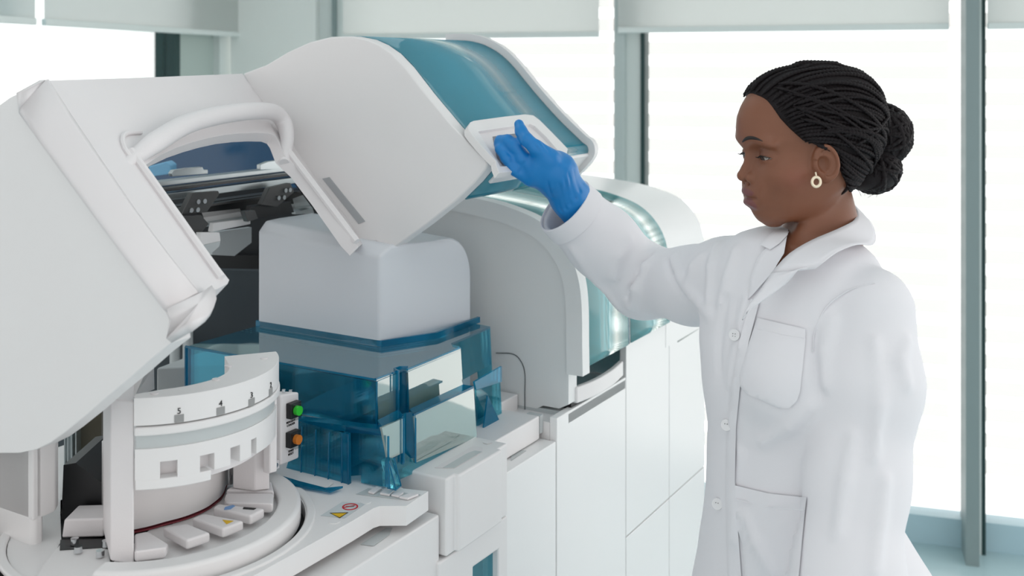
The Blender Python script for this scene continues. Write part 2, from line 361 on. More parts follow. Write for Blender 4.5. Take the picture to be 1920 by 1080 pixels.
rec = [(897, 246), (945, 239), (994, 232), (1003, 236), (1025, 257), (1048, 284), (1030, 298), (985, 308), (938, 312), (932, 301), (916, 278)]
part('handle_bezel', prism([G(*p, .017) for p in bez], -nG * .014, [[G(*p, .017) for p in rec]]), WHITE, hood, bevel=.005, seg=4)
part('handle_recess', prism([G(*p, .010) for p in [(890, 240), (1003, 228), (1056, 288), (935, 315)]], -nG * .002), WHITE2, hood)
part('handle_recess', prism([G(*p, .0108) for p in [(924, 256), (975, 249), (1010, 290), (990, 303), (942, 308), (932, 296)]], -nG * .001), mat('painted_recess_shade', (128, 132, 142), .5), hood)  # flat dark plate, shade of the deeper slot painted into its colour
part('pull_bar', obox(G(930, 266, .0108), U3 * .085, nG * .007, (G(930, 276, .01) - G(930, 266, .01))), WHITE, hood, bevel=.003)
# --- fixed housing behind and under the hood
part('side_housing', prism([A(*p, aE + .05) for p in [(-220, 700), (61, 760), (61, 1046), (0, 1048), (-220, 1050)]], U3 * .02), WHITE, bevel=.008)
h0 = A(61, 1046, aE + .05); 
part('housing_column', prism([np.array([*h0[:2], 1.075]), np.array([*(h0[:2] + .036 * U - .000 * V), 1.075]), np.array([*(h0[:2] + .05 * U + .012 * V), 1.075]), np.array([*(h0[:2] + .05 * U + .14 * V), 1.075]), np.array([*(h0[:2] + .14 * V), 1.075])], Z3 * .25), WHITE, bevel=.003)
part('base_plinth', mbox(-.70, -.52, .13, .75, .0, 1.03), BLACK, bevel=.01)
# --- work plate with the recess for the turntable
zp = 1.04
CT = np.array([-.507, 1.547]); RD = .197
plate_px = [(-60, 1250), (300, 1176), (560, 1033), (660, 977), (700, 953), (712, 949), (762, 948.5), (803, 921), (757, 916), (700, 890), (600, 850), (480, 850), (330, 850), (160, 850), (113, 900), (113, 960), (115, 1015), (75, 1080)]
outer = [Z(*p, zp) for p in plate_px]
hole = [np.array([CT[0] + (RD + .007) * math.cos(t), CT[1] + (RD + .007) * math.sin(t), zp]) for t in np.linspace(0, 2 * PI, 72)[:-1]]
part('work_plate', prism(outer, -Z3 * .03, [hole]), WHITE, bevel=.003)
part('plate_rim', sector(CT, RD + .008, RD + .022, zp - .004, zp + .0035, -180, 60, 60), WHITE, bevel=.003)
part('well_floor', (lambda s: s)(sector(CT, .001, RD + .012, zp - .028, zp - .02, 0, 360, 60)), BLACK)
part('deck', mbox(-.62, .268, .03, .80, .94, .985), WHITE)
part('deck', mbox(-.15, .24, .07, .62, .985, 1.006), GREY)
# turntable
tt = part('turntable', sector(CT, .03, RD - .012, 1.02, 1.05, -98, 80, 60), WHITE, bevel=.003)
part('turntable_rim', sector(CT, RD - .034, RD, 1.03, 1.063, -98, 80, 80), WHITE, tt, bevel=.008, seg=4)
blocks = [[(252, 1000), (277, 995), (315, 1018), (312, 1026), (252, 1034)], [(305, 988), (352, 981), (395, 998), (350, 1012.5)], [(359.5, 970.6), (383, 962), (458, 976), (418, 991)],
          [(399, 951), (409, 944), (497, 953), (470, 967)], [(421, 932), (423, 925), (513, 925), (512, 944), (425, 942)], [(423, 918), (434, 911), (509, 901), (514, 921)]]
for i, q in enumerate(blocks):
    o = part('reagent_cover', prism([Z(*p, 1.071) for p in q], -Z3 * .014), WHITE2, tt, bevel=.0035)
part('warning_print', prism([Z(*p, 1.0712) for p in [(417, 975), (438, 977), (425, 983)]], Z3 * .0004), YEL, tt)
part('cover_print', prism([Z(*p, 1.0712) for p in [(457, 951), (481, 953), (476, 956), (455, 954.5)]], Z3 * .0004), BLK_INK, tt)
part('cover_print', prism([Z(*p, 1.0712) for p in [(422, 951), (437, 947), (441, 949), (432, 955), (420, 956)]], Z3 * .0004), mat('blue_print', (120, 160, 210), .5), tt)
part('deck_cover', prism([Z(*p, 1.044) for p in [(40, 1130), (80, 1060), (117, 1014), (150, 1010), (206, 1030), (212, 1130)]], -Z3 * .02), WHITE, bevel=.002)
# inner drum and its foot ring
dz = 1.056
dr = [Z(*p, dz) for p in [(215, 1000), (255, 992.2), (283, 986), (311, 978), (338, 971), (364, 962), (388, 951), (405, 939), (415, 930), (420.5, 921)]] 
dr = smooth_pts(dr, 3) + [np.array([-.46, 1.78, dz]), np.array([-.60, 1.72, dz]), np.array([-.60, 1.56, dz])]
part('inner_drum', prism(dr, Z3 * .10), WHITE, bevel=.003)
part('drum_foot', prism([p + (p - np.array([-.52, 1.65, dz])) * .002 - Z3 * .005 for p in dr], Z3 * .002), mat('dark_red_seal', (130, 50, 60), .5))
# crescent cover
CR = np.array([-.503, 1.548]); RR = .161; zt = 1.272
arc = [np.array([CR[0] + RR * math.cos(math.radians(t)), CR[1] + RR * math.sin(math.radians(t)), zt]) for t in np.linspace(-86, 26, 44)]
inner = smooth_pts([Z(*p, zt) for p in [(421, 668), (430, 692), (405, 709), (352, 723), (300, 731), (254, 739)]], 5)
cres = part('crescent_cover', prism(arc + inner, -Z3 * .036), WHITE, bevel=.003)
arc2 = [np.array([CR[0] + (RR - .004) * math.cos(math.radians(t)), CR[1] + (RR - .004) * math.sin(math.radians(t)), zt - .036]) for t in np.linspace(-86, 26, 44)]
part('lip_band', sector(CR, RR - .026, RR + .0015, 1.222, 1.234, -86, 24, 44), WHITE, cres, bevel=.003)
part('lip_band', sector(CR, RR - .026, RR - .006, 1.2, 1.222, -86, 20, 44), GREY, cres, bevel=.002)
part('skirt', sector(CR, RR - .022, RR - .004, 1.186, 1.204, -86, 14, 44), WHITE, cres)
ang = lambda px, py: math.degrees(math.atan2(*(CY(px, py, CR, RR - .004)[:2] - CR)[::-1]))
nt_ = [(300, 333), (375, 402), (432, 450), (471, 481)]
cur = -86; segs = []
for x0, x1 in nt_: segs.append((cur, ang(x0, 850))); cur = ang(x1, 850)
segs.append((cur, 8))
for s0, s1 in segs:
    if s1 > s0: part('skirt', sector(CR, RR - .022, RR - .004, 1.163, 1.187, s0, s1, 10), WHITE, cres)
part('skirt', sector(CR, RR - .026, RR - .022, 1.15, 1.204, -86, 10, 40), WHITE2, cres)
part('skirt', sector(CR, RR - .022, RR - .004, 1.150, 1.164, -86, -50, 20), WHITE, cres, bevel=.002)
for (x, y, s) in ((336, 771, '5'), (414, 757, '4'), (472, 741, '3'), (508, 722, '2')):
    p = CY(x, y, CR, RR + .0006); t = np.array([-(p - [*CR, 0])[1], (p - [*CR, 0])[0], 0]); t /= np.linalg.norm(t)
    text('position_number', s, .011, p, t, Z3, BLK_INK, cres)
    nn = np.cross(t, Z3); q = p - Z3 * .0095
    part('position_mark', obox(q - t * .006 - Z3 * .005 - nn * .001, t * .012, Z3 * .010, nn * .0012), mat('grey_mark', (150, 150, 150), .6), cres)
for x, y in ((290, 738), (405, 712), (428, 687), (495, 672)):
    p = Z(x, y, zt); part('screw_cap', cyl(p, Z3, .0055, .0015, 18), WHITE2, cres)
# pillar at the left of the crescent
pc = Z(207, 1050, 1.045)
e1 = U3 * .9 + V3 * -.25; 
pp = [Dp(x, 900, d) for x, d in ((193, 1.50), (207, 1.405), (251, 1.395), (251, 1.52))]
part('pillar', prism([np.array([p[0], p[1], 1.052]) for p in pp], Z3 * .214), WHITE2, bevel=.003)
# posts under the crescent's right end
for xs, ys, z0, z1 in (((437, 478, 505, 505, 440), (1.600, 1.588, 1.595, 1.66, 1.66), 1.072, 1.215), ((494, 506, 519, 519, 494), (1.578, 1.572, 1.58, 1.66, 1.66), 1.104, 1.232)):
    part('support_post', prism([np.array([*(Dp(x, 900, d)[:2]), z0]) for x, d in zip(xs, ys)], Z3 * (z1 - z0)), WHITE2, bevel=.002)
part('post_slit', prism([Dp(494, 800, 1.574), Dp(496.5, 799, 1.574), Dp(496.5, 829, 1.574), Dp(494, 829, 1.574)], np.array([0, -.001, 0])), BLACK)
part('motor_pin', cyl(Z(430, 905, 1.06), Z3, .010, .05, 16), CHROME)
# control box
cbx = .2
c0 = B(527, 741, cbx); c1 = B(561, 735, cbx); c2 = B(561, 859, cbx); c3 = B(527, 873, cbx)
ctl = part('control_box', prism([c0, c1, c2, c3], V3 * .03 - U3 * .012), WHITE2, bevel=.003)
for (x, y, mt, nm) in ((546, 767, GREEN, 'green'), (545, 821, ORANGE, 'orange')):
    c = B(x, y, cbx); s = .012
    part('button_base', obox(c - U3 * s - Z3 * s, U3 * 2 * s, Z3 * 2 * s, -V3 * .011), BLACK, ctl, bevel=.001, label='black square base of the %s button' % nm)
    o = part('button', cyl(c - V3 * .010, -V3, .0075, .008, 20), mt, ctl, label='%s push button' % nm)
    part('button_guard', obox(c - U3 * s * .95 - Z3 * s * .95 - V3 * .011, U3 * 1.9 * s, Z3 * 1.9 * s, -V3 * .010), CLEAR, ctl, label='clear cover over the %s button' % nm)
for y, s in ((793, 'REAGENT\nLOADER'), (848, 'TIMER\nRESET')):
    text('button_caption', s, .0048, B(545, y, cbx) - V3 * .0006, U3, Z3, BLK_INK, ctl)
part('hinge_bracket', prism([B(*p, cbx) for p in [(505, 868), (524, 862), (524, 878), (512, 882), (505, 880)]], V3 * .004), WHITE2, bevel=.001)
part('screw', cyl(B(515, 872, cbx), -V3, .004, .004, 12), CHROME)
for x, y in ((532, 735), (545, 736)): part('screw', cyl(B(x, y, cbx + .012), Z3, .003, .004, 12), CHROME)
# left pit: black box, white block, screws
part('black_guard', prism([Dp(*p, 1.56) for p in [(119, 872), (142, 868), (195, 908), (195, 975), (115, 975)]], np.array([0, .12, 0])), BLACK)
part('guide_rail', prism([Dp(*p, 1.95) for p in [(146, 812), (190, 745), (190, 900), (147, 870)]], np.array([0, .01, 0])), mat('worn_brass_plate', (92, 88, 76), .4, metal=.5))
for x in (120, 126, 133, 141): part('guide_rail', prism([Dp(*p, 1.93) for p in [(x, 790), (x + 2.2, 790), (x + 2.2, 870), (x, 870)]], np.array([0, .02, 0])), STEEL)
part('white_block', prism([Dp(*p, 1.497) for p in [(120, 974), (195, 972), (195, 1007), (115, 1009)]], np.array([0, .05, 0])), WHITE2, bevel=.003)
part('slide_bar', prism([Z(*p, 1.045) for p in [(113, 1012), (193, 1010), (198, 1026), (112, 1031)]], -Z3 * .01), BLACK)
for x, y in ((140, 1020), (147, 1035), (188, 1043), (199, 1024)): part('screw', cyl(Z(x, y, 1.046), Z3, .0055, .008, 12), CHROME)
# stickers and relief on the plate
part('sticker', prism([Z(*p, zp + .0003) for p in [(601, 967), (642, 941), (687, 944), (646, 972)]], Z3 * .0003), STICK)
part('warning_triangle', prism([Z(*p, zp + .0008) for p in [(618, 962), (653, 961), (637, 971.5)]], Z3 * .0004), BLK_INK)
part('warning_triangle', prism([Z(*p, zp + .0013) for p in [(621.5, 963), (649.5, 962.2), (636.7, 970)]], Z3 * .0003), YEL)
cs = Z(656.5, 950, zp + .001)
part('prohibition_ring', sector(cs[:2], .0098, .012, zp + .0008, zp + .0013, 0, 360, 30), RED)
part('prohibition_ring', obox(cs + np.array([-.009, -.004, 0]), np.array([.016, .008, 0]), np.array([-.0006, .0015, 0]), Z3 * .0005), RED)
part('hand_print', obox(cs + np.array([-.006, -.001, -.0002]), np.array([.012, .001, 0]), np.array([-.0005, .003, 0]), Z3 * .0005), INK)
for x, y in ((627, 978), (686, 941)): part('plate_plug', cyl(Z(x, y, zp), Z3, .0085, .0008, 20), WHITE)
part('latch_recess', prism([Z(*p, zp + .0004) for p in [(667, 927), (690, 916), (789, 928), (764, 938)]], Z3 * .0004), GREY)
for q in ([(690, 925), (706, 915), (716, 918), (700, 928)], [(712, 928), (722, 919), (740, 922), (730, 931)], [(733, 931), (741, 925), (757, 927), (748, 934)], [(748, 935), (768, 928), (785, 930), (765, 938)]):
    part('latch_plate', prism([Z(*p, zp + .001) for p in q], Z3 * .0035), WHITE2, bevel=.001)
# --- drawer box, fronts and doors below
zd = 1.053
drw = part('drawer', prism([M(-.122, -.02, .929), M(-.098, -.02, .929), M(-.098, -.028, .929), M(.036, -.028, .929), M(.036, -.02, .929), M(.067, -.02, .929), M(.067, .10, .929), M(-.122, .085, .929)], Z3 * (zd - .929),), WHITE, bevel=.006)
gp = [Z(*p, zd + .0004) for p in [(815, 877), (887, 836.5), (905, 839), (905, 848), (852, 878)]]
part('drawer_grip', prism(gp, Z3 * .0004), WHITE2, drw)
part('drawer_grip', prism([Z(*p, zd + .0008) for p in [(830, 877), (876, 850), (890, 845), (904, 847), (852, 877.5)]], Z3 * .0003), GREY, drw, label='grey plate with the shade of the grip painted in')  # flat plate on the drawer top; its grey paints the grip's shade
part('drawer_mark', prism([Z(*p, zd + .0006) for p in [(905, 830), (914, 826), (923, 830), (914, 833)]], Z3 * .0004), WHITE, drw)
dr2 = part('door', prism([M(-.137, -.016, .925), M(.072, -.016, .925), M(.072, -.016, .60), M(-.137, -.016, .60)], V3 * .02, [[B(*p, -.016) for p in [(888, 1064), (935, 1031), (935, 1180), (888, 1180)]]]), WHITE, bevel=.004)
part('door_window', prism([B(*p, -.004) for p in [(880, 1064), (940, 1022), (940, 1180), (880, 1180)]], V3 * .004), BLUE, dr2)
part('bottle', cyl(M(.0, .07, .68), Z3, .045, .2, 24), mat('pale_blue_bottle', (120, 205, 235), .3))
fd = part('front_door', prism([M(-.80, -.01, .40), M(-.127, -.01, .40), M(-.127, -.01, .9965), M(-.80, -.01, .9965)], V3 * .10), WHITE, bevel=.003)
part('door_grip', prism([Z(*p, .9972) for p in [(676, 1021), (724, 990), (736, 990), (730, 1003), (700, 1024)]], Z3 * .0005), GREY, fd)
part('cabinet', mbox(-.80, .268, .03, .78, .04, .935), WHITE)
s2 = part('front_door', mbox(.072, .2805, .0, .12, .40, .988), CAB, bevel=.002)
part('door_grip', prism([Z(*p, .9885) for p in [(958, 851), (970, 844), (987, 845), (958, 864)]], Z3 * .0005), GREY, s2)
part('counter_block', mbox(.06, .27, .03, .14, .99, 1.035), WHITE, bevel=.003)
part('counter_block', mbox(.10, .325, .11, .5, .99, 1.05), WHITE, bevel=.003)
# --- dome housing
zr = 1.205
dome_fp = [(.014, .515), (.014, .222), (.060, .185), (.116, .166), (.30, .166), (.30, .515)]
ztop = abz(A(712, 455, .014)); zt_l = A(483, 412, .014)
zl = A(483, 410, .014)[2]; zc = A(712, 452, .014)[2]
def dome_mesh():
    H_ = 1.404; R_ = .085; A1 = .240
    pr = [(.014, 1.0), (.014, 1.2), (.014, H_ - .018), (.034, H_), (.07, H_ + .001), (.116, H_)]
    pr += [(A1 - R_ + R_ * math.sin(t), H_ - R_ + R_ * math.cos(t)) for t in np.linspace(.12, PI / 2, 12)] + [(A1, 1.2), (A1, 1.0)]
    bf = lambda a: .218 - (.052) * min(max((a - .014) / .102, 0), 1)
    n = len(pr); v = [M(a, bf(a), z - (.024 if z > 1.25 else 0)) for a, z in pr] + [M(a, .515, z) for a, z in pr]
    return v, [tuple(range(n)), tuple(range(2 * n - 1, n - 1, -1))] + [(i, (i + 1) % n, n + (i + 1) % n, n + i) for i in range(n)]
part('inner_housing', dome_mesh(), mat('dome_plastic', (216, 219, 224), .4), bevel=.006, smooth=40)
# --- blue guards
gd = part('blue_guard', prism([M(*q, 1.196) for q in [(-.154, .52), (-.154, .094), (-.085, .094), (-.085, .084), (.078, .084), (.078, .10), (.10, .12), (.244, .125), (.244, .168), (.116, .164), (.014, .216), (.014, .52)]], Z3 * .004), ROOF, bevel=.001)
def strip(pts, z0, z1, t, m, parent=None, name='guard_wall', cl=False):
    """upright sheet through (a, b) points"""
    n = len(pts); P = np.array(pts, float); v, f = [], []
    tg = np.gradient(P, axis=0); tg /= np.linalg.norm(tg, axis=1)[:, None]; Q = P + np.c_[-tg[:, 1], tg[:, 0]] * t
    for z in (z0, z1):
        v += [M(a, b, z) for a, b in P]
    for z in (z0, z1): v += [M(a, b, z) for a, b in Q]
    for i in range(n - 1):
        f += [(i, i + 1, n + i + 1, n + i), (2 * n + i, 3 * n + i, 3 * n + i + 1, 2 * n + i + 1), (i, 2 * n + i, 2 * n + i + 1, i + 1), (n + i, n + i + 1, 3 * n + i + 1, 3 * n + i)]
    f += [(0, n, 3 * n, 2 * n), (n - 1, 3 * n - 1, 4 * n - 1, 2 * n - 1)]
    return part(name, (v, f), m, parent or gd)
strip([(.014, .52), (.014, .214), (.116, .162), (.262, .160)], 1.2, 1.211, .006, BLUED, name='rim')
def bp(name, pxs, b, m, t=.004, hl=()): return part(name, prism([B(*p, b) for p in pxs], V3 * t, [[B(*p, b) for p in h] for h in hl]), m, gd)
def ap(name, pxs, a, m, t=.004): return part(name, prism([A(*p, a) for p in pxs], U3 * t), m, gd)
# upper tier
ap('guard_wall', [(347, 651), (705, 714), (707, 805), (347, 732)], -.154, BLUEC)
ap('guard_edge', [(347, 648), (705, 710.5), (705, 714), (347, 652)], -.157, BLUED, .002)
bp('guard_pane', [(706, 712), (746, 697), (747, 771), (708, 792)], .094, PALE)
bp('guard_pane', [(765, 694), (864, 653), (868, 724), (768, 769)], .084, PALE)
bp('guard_edge', [(705, 709.5), (747, 694.5), (747, 697), (706, 712.5)], .092, BLUED, .003)
bp('guard_edge', [(765, 691.5), (864, 651), (864, 653.5), (765, 694.5)], .082, BLUED, .003)
# upright rounded channels
for xs, y0, y1, b in (((747, 752, 760, 765), 694, 781, .088), ((757, 762, 773, 779), 784, 868, .044)):
    p0, p1 = B(xs[0], y0, b), B(xs[3], y0, b); q = [abz(B(x, y0, b))[:2] for x in xs]
    z1_, z0_ = p0[2], B(xs[1], y1, b)[2]
    strip([q[0], (q[1][0], b + .012), (q[2][0], b + .012), q[3]], z0_, z1_, .003, BLUED, name='guard_channel')
    for x in (xs[0], xs[3]): part('channel_edge', tube([B(x, y0, b - .002), B(x, y1, b - .002)], .0016, 6), BLUED, gd)
part('corner_edge', tube([M(-.154, .094, 1.198), M(-.154, .094, 1.125)], .002, 8), BLUED, gd)
part('corner_edge', tube([A(349, 650, -.154), A(349, 760, -.154)], .003, 8), BLUED, gd)
# far end pieces
bp('guard_pane', [(841, 645), (915, 614), (921, 683), (868, 712), (865, 650)], .125, BLUE)
ap('guard_wall', [(880, 606), (917, 613), (925, 790), (905, 800), (895, 700)], .244, BLUE)
bp('guard_shelf', [(890, 716), (941, 687), (941, 716), (893, 731)], .07, BLUED)
bp('guard_pane', [(893, 732), (938, 714), (942, 800), (915, 818), (897, 822)], .10, BLUE)
part('guard_gusset', prism([B(*p, .085) for p in [(915, 742), (943, 802), (906, 812)]], V3 * .003), BLUED, gd)
# ledge and lower tier
zl_ = abz(B(776, 779, .045))[2]
part('guard_ledge', prism([Z(*p, zl_ + .001) for p in [(768, 770), (868, 724), (888, 727), (776, 780)]], Z3 * .003), BLUED, gd)
part('guard_ledge', prism([Z(*p, zl_) for p in [(708, 791), (747, 771), (757, 783), (716, 803)]], Z3 * .003), BLUED, gd)
bp('guard_pane', [(776, 779), (888, 727.5), (894, 820), (779, 868)], .045, PALE)
bp('guard_pane', [(716, 802), (757, 784), (758, 848), (728, 862)], .045, PALE)
bp('guard_edge', [(776, 776.5), (888, 725), (888, 728), (776, 780)], .043, BLUED, .003)
bp('guard_wall', [(729, 863), (758, 848), (779, 868), (894, 820), (894, 832), (782, 885), (752, 898), (735, 912)], .047, BLUE)
# lower left walls (plane a)
al = -.18
ap('guard_ledge', [(530, 784), (714, 805), (714, 817), (530, 796)], al, BLUED, .02)
ap('guard_wall', [(648, 800), (718, 815), (729, 914), (677, 905), (677, 891), (650, 893)], al, BLUEC)
ap('guard_wall', [(560, 792), (640, 812), (643, 914), (620, 922), (531, 897), (545, 850)], al - .01, BLUEC)
for x in (566, 592, 617): part('guard_rib', tube([A(x, 800 + (x - 566) * .2, al - .012), A(x - 2, 905 + (x - 566) * .15, al - .012)], .0013, 6), BLUED, gd)
for x, y0, y1 in ((641, 812, 914), (653, 814, 912), (728, 818, 916)): part('channel_edge', tube([A(x, y0, al - .012), A(x, y1, al - .012)], .0018, 6), BLUED, gd)
ap('guard_channel', [(641, 812), (653, 814), (654, 912), (643, 914)], al - .012, BLUED, .006)
part('guard_foot', prism([Z(*p, zp + .004) for p in [(531, 896), (547, 911), (619, 924), (643, 915), (610, 918), (560, 905)]], Z3 * .003), BLUED, gd)
part('guard_foot', prism([Z(*p, zp + .001) for p in [(552, 902), (560, 905), (612, 916), (625, 906), (560, 893)]], Z3 * .002), WHITE, gd)
part('guard_prop', prism([B(*p, .03) for p in [(739, 859), (728, 866), (731, 915), (740, 919), (752, 911)]], V3 * .014), BLUE, gd, bevel=.001)
for a_, b_ in (((728, 866), (731, 916)), ((739, 859), (752, 911)), ((731, 916), (742, 919)), ((742, 919), (752, 911)), ((730, 870), (742, 916))):
    part('prop_edge', tube([B(*a_, .028), B(*b_, .028)], .0012, 6), BLUED, gd)
# --- things seen through the guards
part('tilted_cover', prism([A(*p, -.10) for p in [(560, 790), (562, 760), (610, 735), (640, 762), (640, 797)]], U3 * .10), mat('light_blue_grey', (205, 215, 220), .5), bevel=.003)
part('inner_bracket', prism([A(*p, -.02) for p in [(520, 690), (575, 695), (585, 745), (530, 740)]], U3 * .02), GREY)
part('inner_unit', mbox(-.05, .0, .12, .16, 1.05, 1.19), DGREY, bevel=.002)
part('inner_unit', mbox(-.12, .22, .30, .50, 1.0, 1.10), DGREY, bevel=.002)
part('inner_unit', mbox(.02, .21, .14, .30, .99, 1.06), mat('mid_grey_unit', (120, 130, 136), .5), bevel=.002)
for i in range(7):
    p = M(-.06 + .035 * i, .20 + .012 * (i % 3), 1.06); part('valve', cyl(p, Z3, .008, .03, 14), STEEL)
part('left_unit', prism([Dp(*p, 2.02) for p in [(293, 690), (420, 684), (420, 760), (293, 760)]], np.array([.05, .12, 0])), GREY, bevel=.004)
part('white_tower', prism([Dp(*p, 1.95) for p in [(222, 660), (250, 664), (252, 745), (222, 745)]], np.array([.02, .05, 0])), WHITE)
part('white_tower', prism([Dp(*p, 1.95) for p in [(252, 664), (273, 660), (272, 700), (252, 745)]], np.array([.0, .05, 0])), WHITE)
for x in (328, 352): part('grey_column', cyl(Dp(x, 690, 2.3), Z3, .011, .2, 14), GREY)
# --- gantry under the hood
gb = .62
def urail(px0, px1, y, h, b, m, dep=.03, nm='gantry_rail'):
    p0 = B(px0, y, b); a0 = abz(p0)[0]; a1_ = abz(B(px1, y, b))[0]; z1_ = p0[2]; z0_ = B(px0, y + h, b)[2]
    return part(nm, mbox(a0, a1_, b, b + dep, z0_, z1_), m, bevel=.001)
urail(255, 620, 346, 9, .60, STEEL); urail(255, 640, 360, 6, .575, DSTEEL); urail(255, 640, 371, 13, .57, STEEL)
urail(300, 640, 392, 30, .60, BLACK); urail(300, 660, 396, 5, .585, DSTEEL); urail(360, 620, 424, 6, .58, STEEL)
part('blue_back_sheet', prism([Dp(*p, 2.62) for p in [(190, 200), (700, 200), (700, 352), (190, 352)]], np.array([0, .01, 0])), mat('deep_blue_sheet', (24, 78, 116), .15, spec=.8))
part('light_blue_block', prism([Dp(*p, 2.3) for p in [(278, 312), (312, 303), (321, 310), (321, 326), (280, 332)]], np.array([0, .04, 0])), mat('sky_blue_block', (120, 178, 214), .4), bevel=.003)
part('rail_clip', prism([B(*p, .57) for p in [(322, 325), (326, 319), (352, 315), (380, 313), (382, 318), (390, 318), (390, 326), (324, 331)]], V3 * .01), STEEL, bevel=.001)
part('rail_clip', prism([B(*p, .57) for p in [(488, 309), (503, 303), (525, 300), (540, 304), (540, 316), (488, 318)]], V3 * .01), STEEL, bevel=.001)
for q in ([(360, 362), (410, 358), (412, 364), (388, 398), (340, 402)], [(505, 352), (545, 343), (552, 360), (520, 388), (490, 384)]):
    part('carriage_plate', prism([B(*p, .53) for p in q], V3 * .012), DSTEEL, bevel=.0015)
for x, y in ((369, 378), (381, 377), (356, 394), (368, 393), (533, 357), (541, 356), (520, 371), (530, 370)): part('screw', cyl(B(x, y, .53), -V3, .0045, .005, 12), CHROME)
for q, b, m in (([(377, 398), (450, 390), (458, 408), (385, 418)], .60, WHITE), ([(401, 418), (470, 410), (470, 420), (398, 435)], .56, WHITE), ([(345, 405), (377, 403), (392, 420), (370, 444), (345, 440)], .52, DSTEEL),
               ([(376, 436), (412, 436), (414, 452), (378, 460)], .50, WHITE), ([(378, 460), (414, 452), (412, 462), (396, 476), (376, 480)], .50, GREY), ([(470, 386), (545, 378), (552, 398), (480, 410), (466, 402)], .54, BLACK),
               ([(398, 436), (472, 426), (472, 455), (440, 480), (398, 478)], .66, GREY), ([(548, 372), (575, 362), (590, 400), (555, 402)], .60, GREY), ([(560, 345), (590, 345), (612, 395), (600, 400)], .55, BLACK),
               ([(458, 396), (478, 394), (484, 410), (465, 416)], .52, DSTEEL)):
    part('gantry_plate', prism([B(*p, b) for p in q], V3 * .012), m, bevel=.001)
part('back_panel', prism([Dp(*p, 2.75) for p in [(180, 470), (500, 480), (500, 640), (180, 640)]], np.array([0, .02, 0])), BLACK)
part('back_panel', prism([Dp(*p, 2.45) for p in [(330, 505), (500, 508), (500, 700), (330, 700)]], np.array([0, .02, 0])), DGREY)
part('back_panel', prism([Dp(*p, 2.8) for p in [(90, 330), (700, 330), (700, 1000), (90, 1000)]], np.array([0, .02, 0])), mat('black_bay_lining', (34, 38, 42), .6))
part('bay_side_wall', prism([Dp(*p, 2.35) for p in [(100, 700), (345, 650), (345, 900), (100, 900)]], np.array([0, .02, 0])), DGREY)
# pipette tip racks on the deck, one behind the other: things of their own
RK = mat('tip_rack_plastic', (206, 222, 226), .4)
def rack(aa, bb, label, nx, ny):
    r = empty('tip_rack', tuple(M(aa, bb, 1.0405)), label, 'rack', 'pipette tip racks on the deck')
    part('rack_box', mbox(aa, aa + nx * .011, bb, bb + ny * .011, 1.0405, 1.052), RK, r, bevel=.002)
    prs = []
    for i in range(nx):
        for j in range(ny): prs.append(cyl(M(aa + (i + .5) * .011, bb + (j + .5) * .011, 1.052), Z3, .0036, .009, 6))
    o = part('pipette_tips', join(*prs), WHITE, r, smooth=40); o['kind'] = 'stuff'
rack(-.165, .160, 'pale tip rack behind the ribbed blue guard, nearest the turntable', 8, 12)
rack(-.070, .112, 'pale tip rack seen through the corner pane, next to the black prop', 6, 5)

# ================================================================= second analyser and the covered unit behind
def cyl_prof(): return [abz(A(*p, .33))[1:] for p in [(740, 378), (800, 385), (860, 396), (923, 410), (964, 424), (995, 438), (1017, 454), (1036, 476), (1052, 505), (1061, 539), (1064.5, 583), (1065, 640), (1066, 700)]]
pf = cyl_prof(); pfs = [tuple(p) for p in smooth_pts(pf, 4)]
MD = empty('sample_module', tuple(M(.45, .35, 0)), 'grey sided module with a curved teal window, right behind the raised hood', 'analyzer')
bz = [(b, z) for b, z in pfs] + [(-.001, 1.045), (.02, 1.034), (.055, 1.034), (.07, 1.026), (.12, 1.026), (.6, 1.026), (.6, 1.40)]
sp = part('side_cover', prism([M(.33, b, z) for b, z in bz], U3 * .035), mat('cool_grey_cover', (226, 228, 228), .38), MD, bevel=.012, seg=5)
rim_o = pfs; rim_i = [tuple(p) for p in offprof(pfs, -.035)[::-1]]
part('cover_rim', prism([M(.322, b, z) for b, z in rim_o + rim_i], U3 * .03), mat('cool_grey_rim', (230, 232, 232), .35), sp, bevel=.01, seg=5)
part('service_flap', tube(smooth_pts([A(*p, .3285) for p in [(930, 662), (962, 664), (977, 678), (984, 700), (984, 735), (984, 772)]], 4), .0009, 6), DGREY, sp)
part('glass_window', sweep(offprof(pfs, -.008), .365, .585), TEAL, MD, solid=.004, smooth=60)
part('window_frame', sweep(offprof(pfs, -.004), .585, .598), mat('dark_teal_edge', (24, 92, 112), .2), MD, solid=.006, smooth=60)
part('window_rib', sweep(offprof(pfs, .0), .598, .606), GREY, MD, solid=.008, smooth=60)
hb = [Z(*p, 1.045) for p in [(1082, 750), (1110, 741), (1140, 722), (1166, 702)]]
hv = smooth_pts([M(.358, -.006, 1.04), M(.43, -.016, 1.04), M(.51, -.014, 1.04), M(.58, -.004, 1.04)], 5)
n = len(hv); hv2 = [p + V3 * .012 for p in hv][::-1]
part('lower_handle', prism(hv + hv2, Z3 * .032), WHITE, MD, bevel=.003)
part('plinth_gap', mbox(.355, .59, .006, .03, 1.02, 1.04), BLACK, MD)
lat = part('worktop_ledge', mbox(.33, .60, .0, .5, 1.006, 1.028), GREY, MD, bevel=.002)
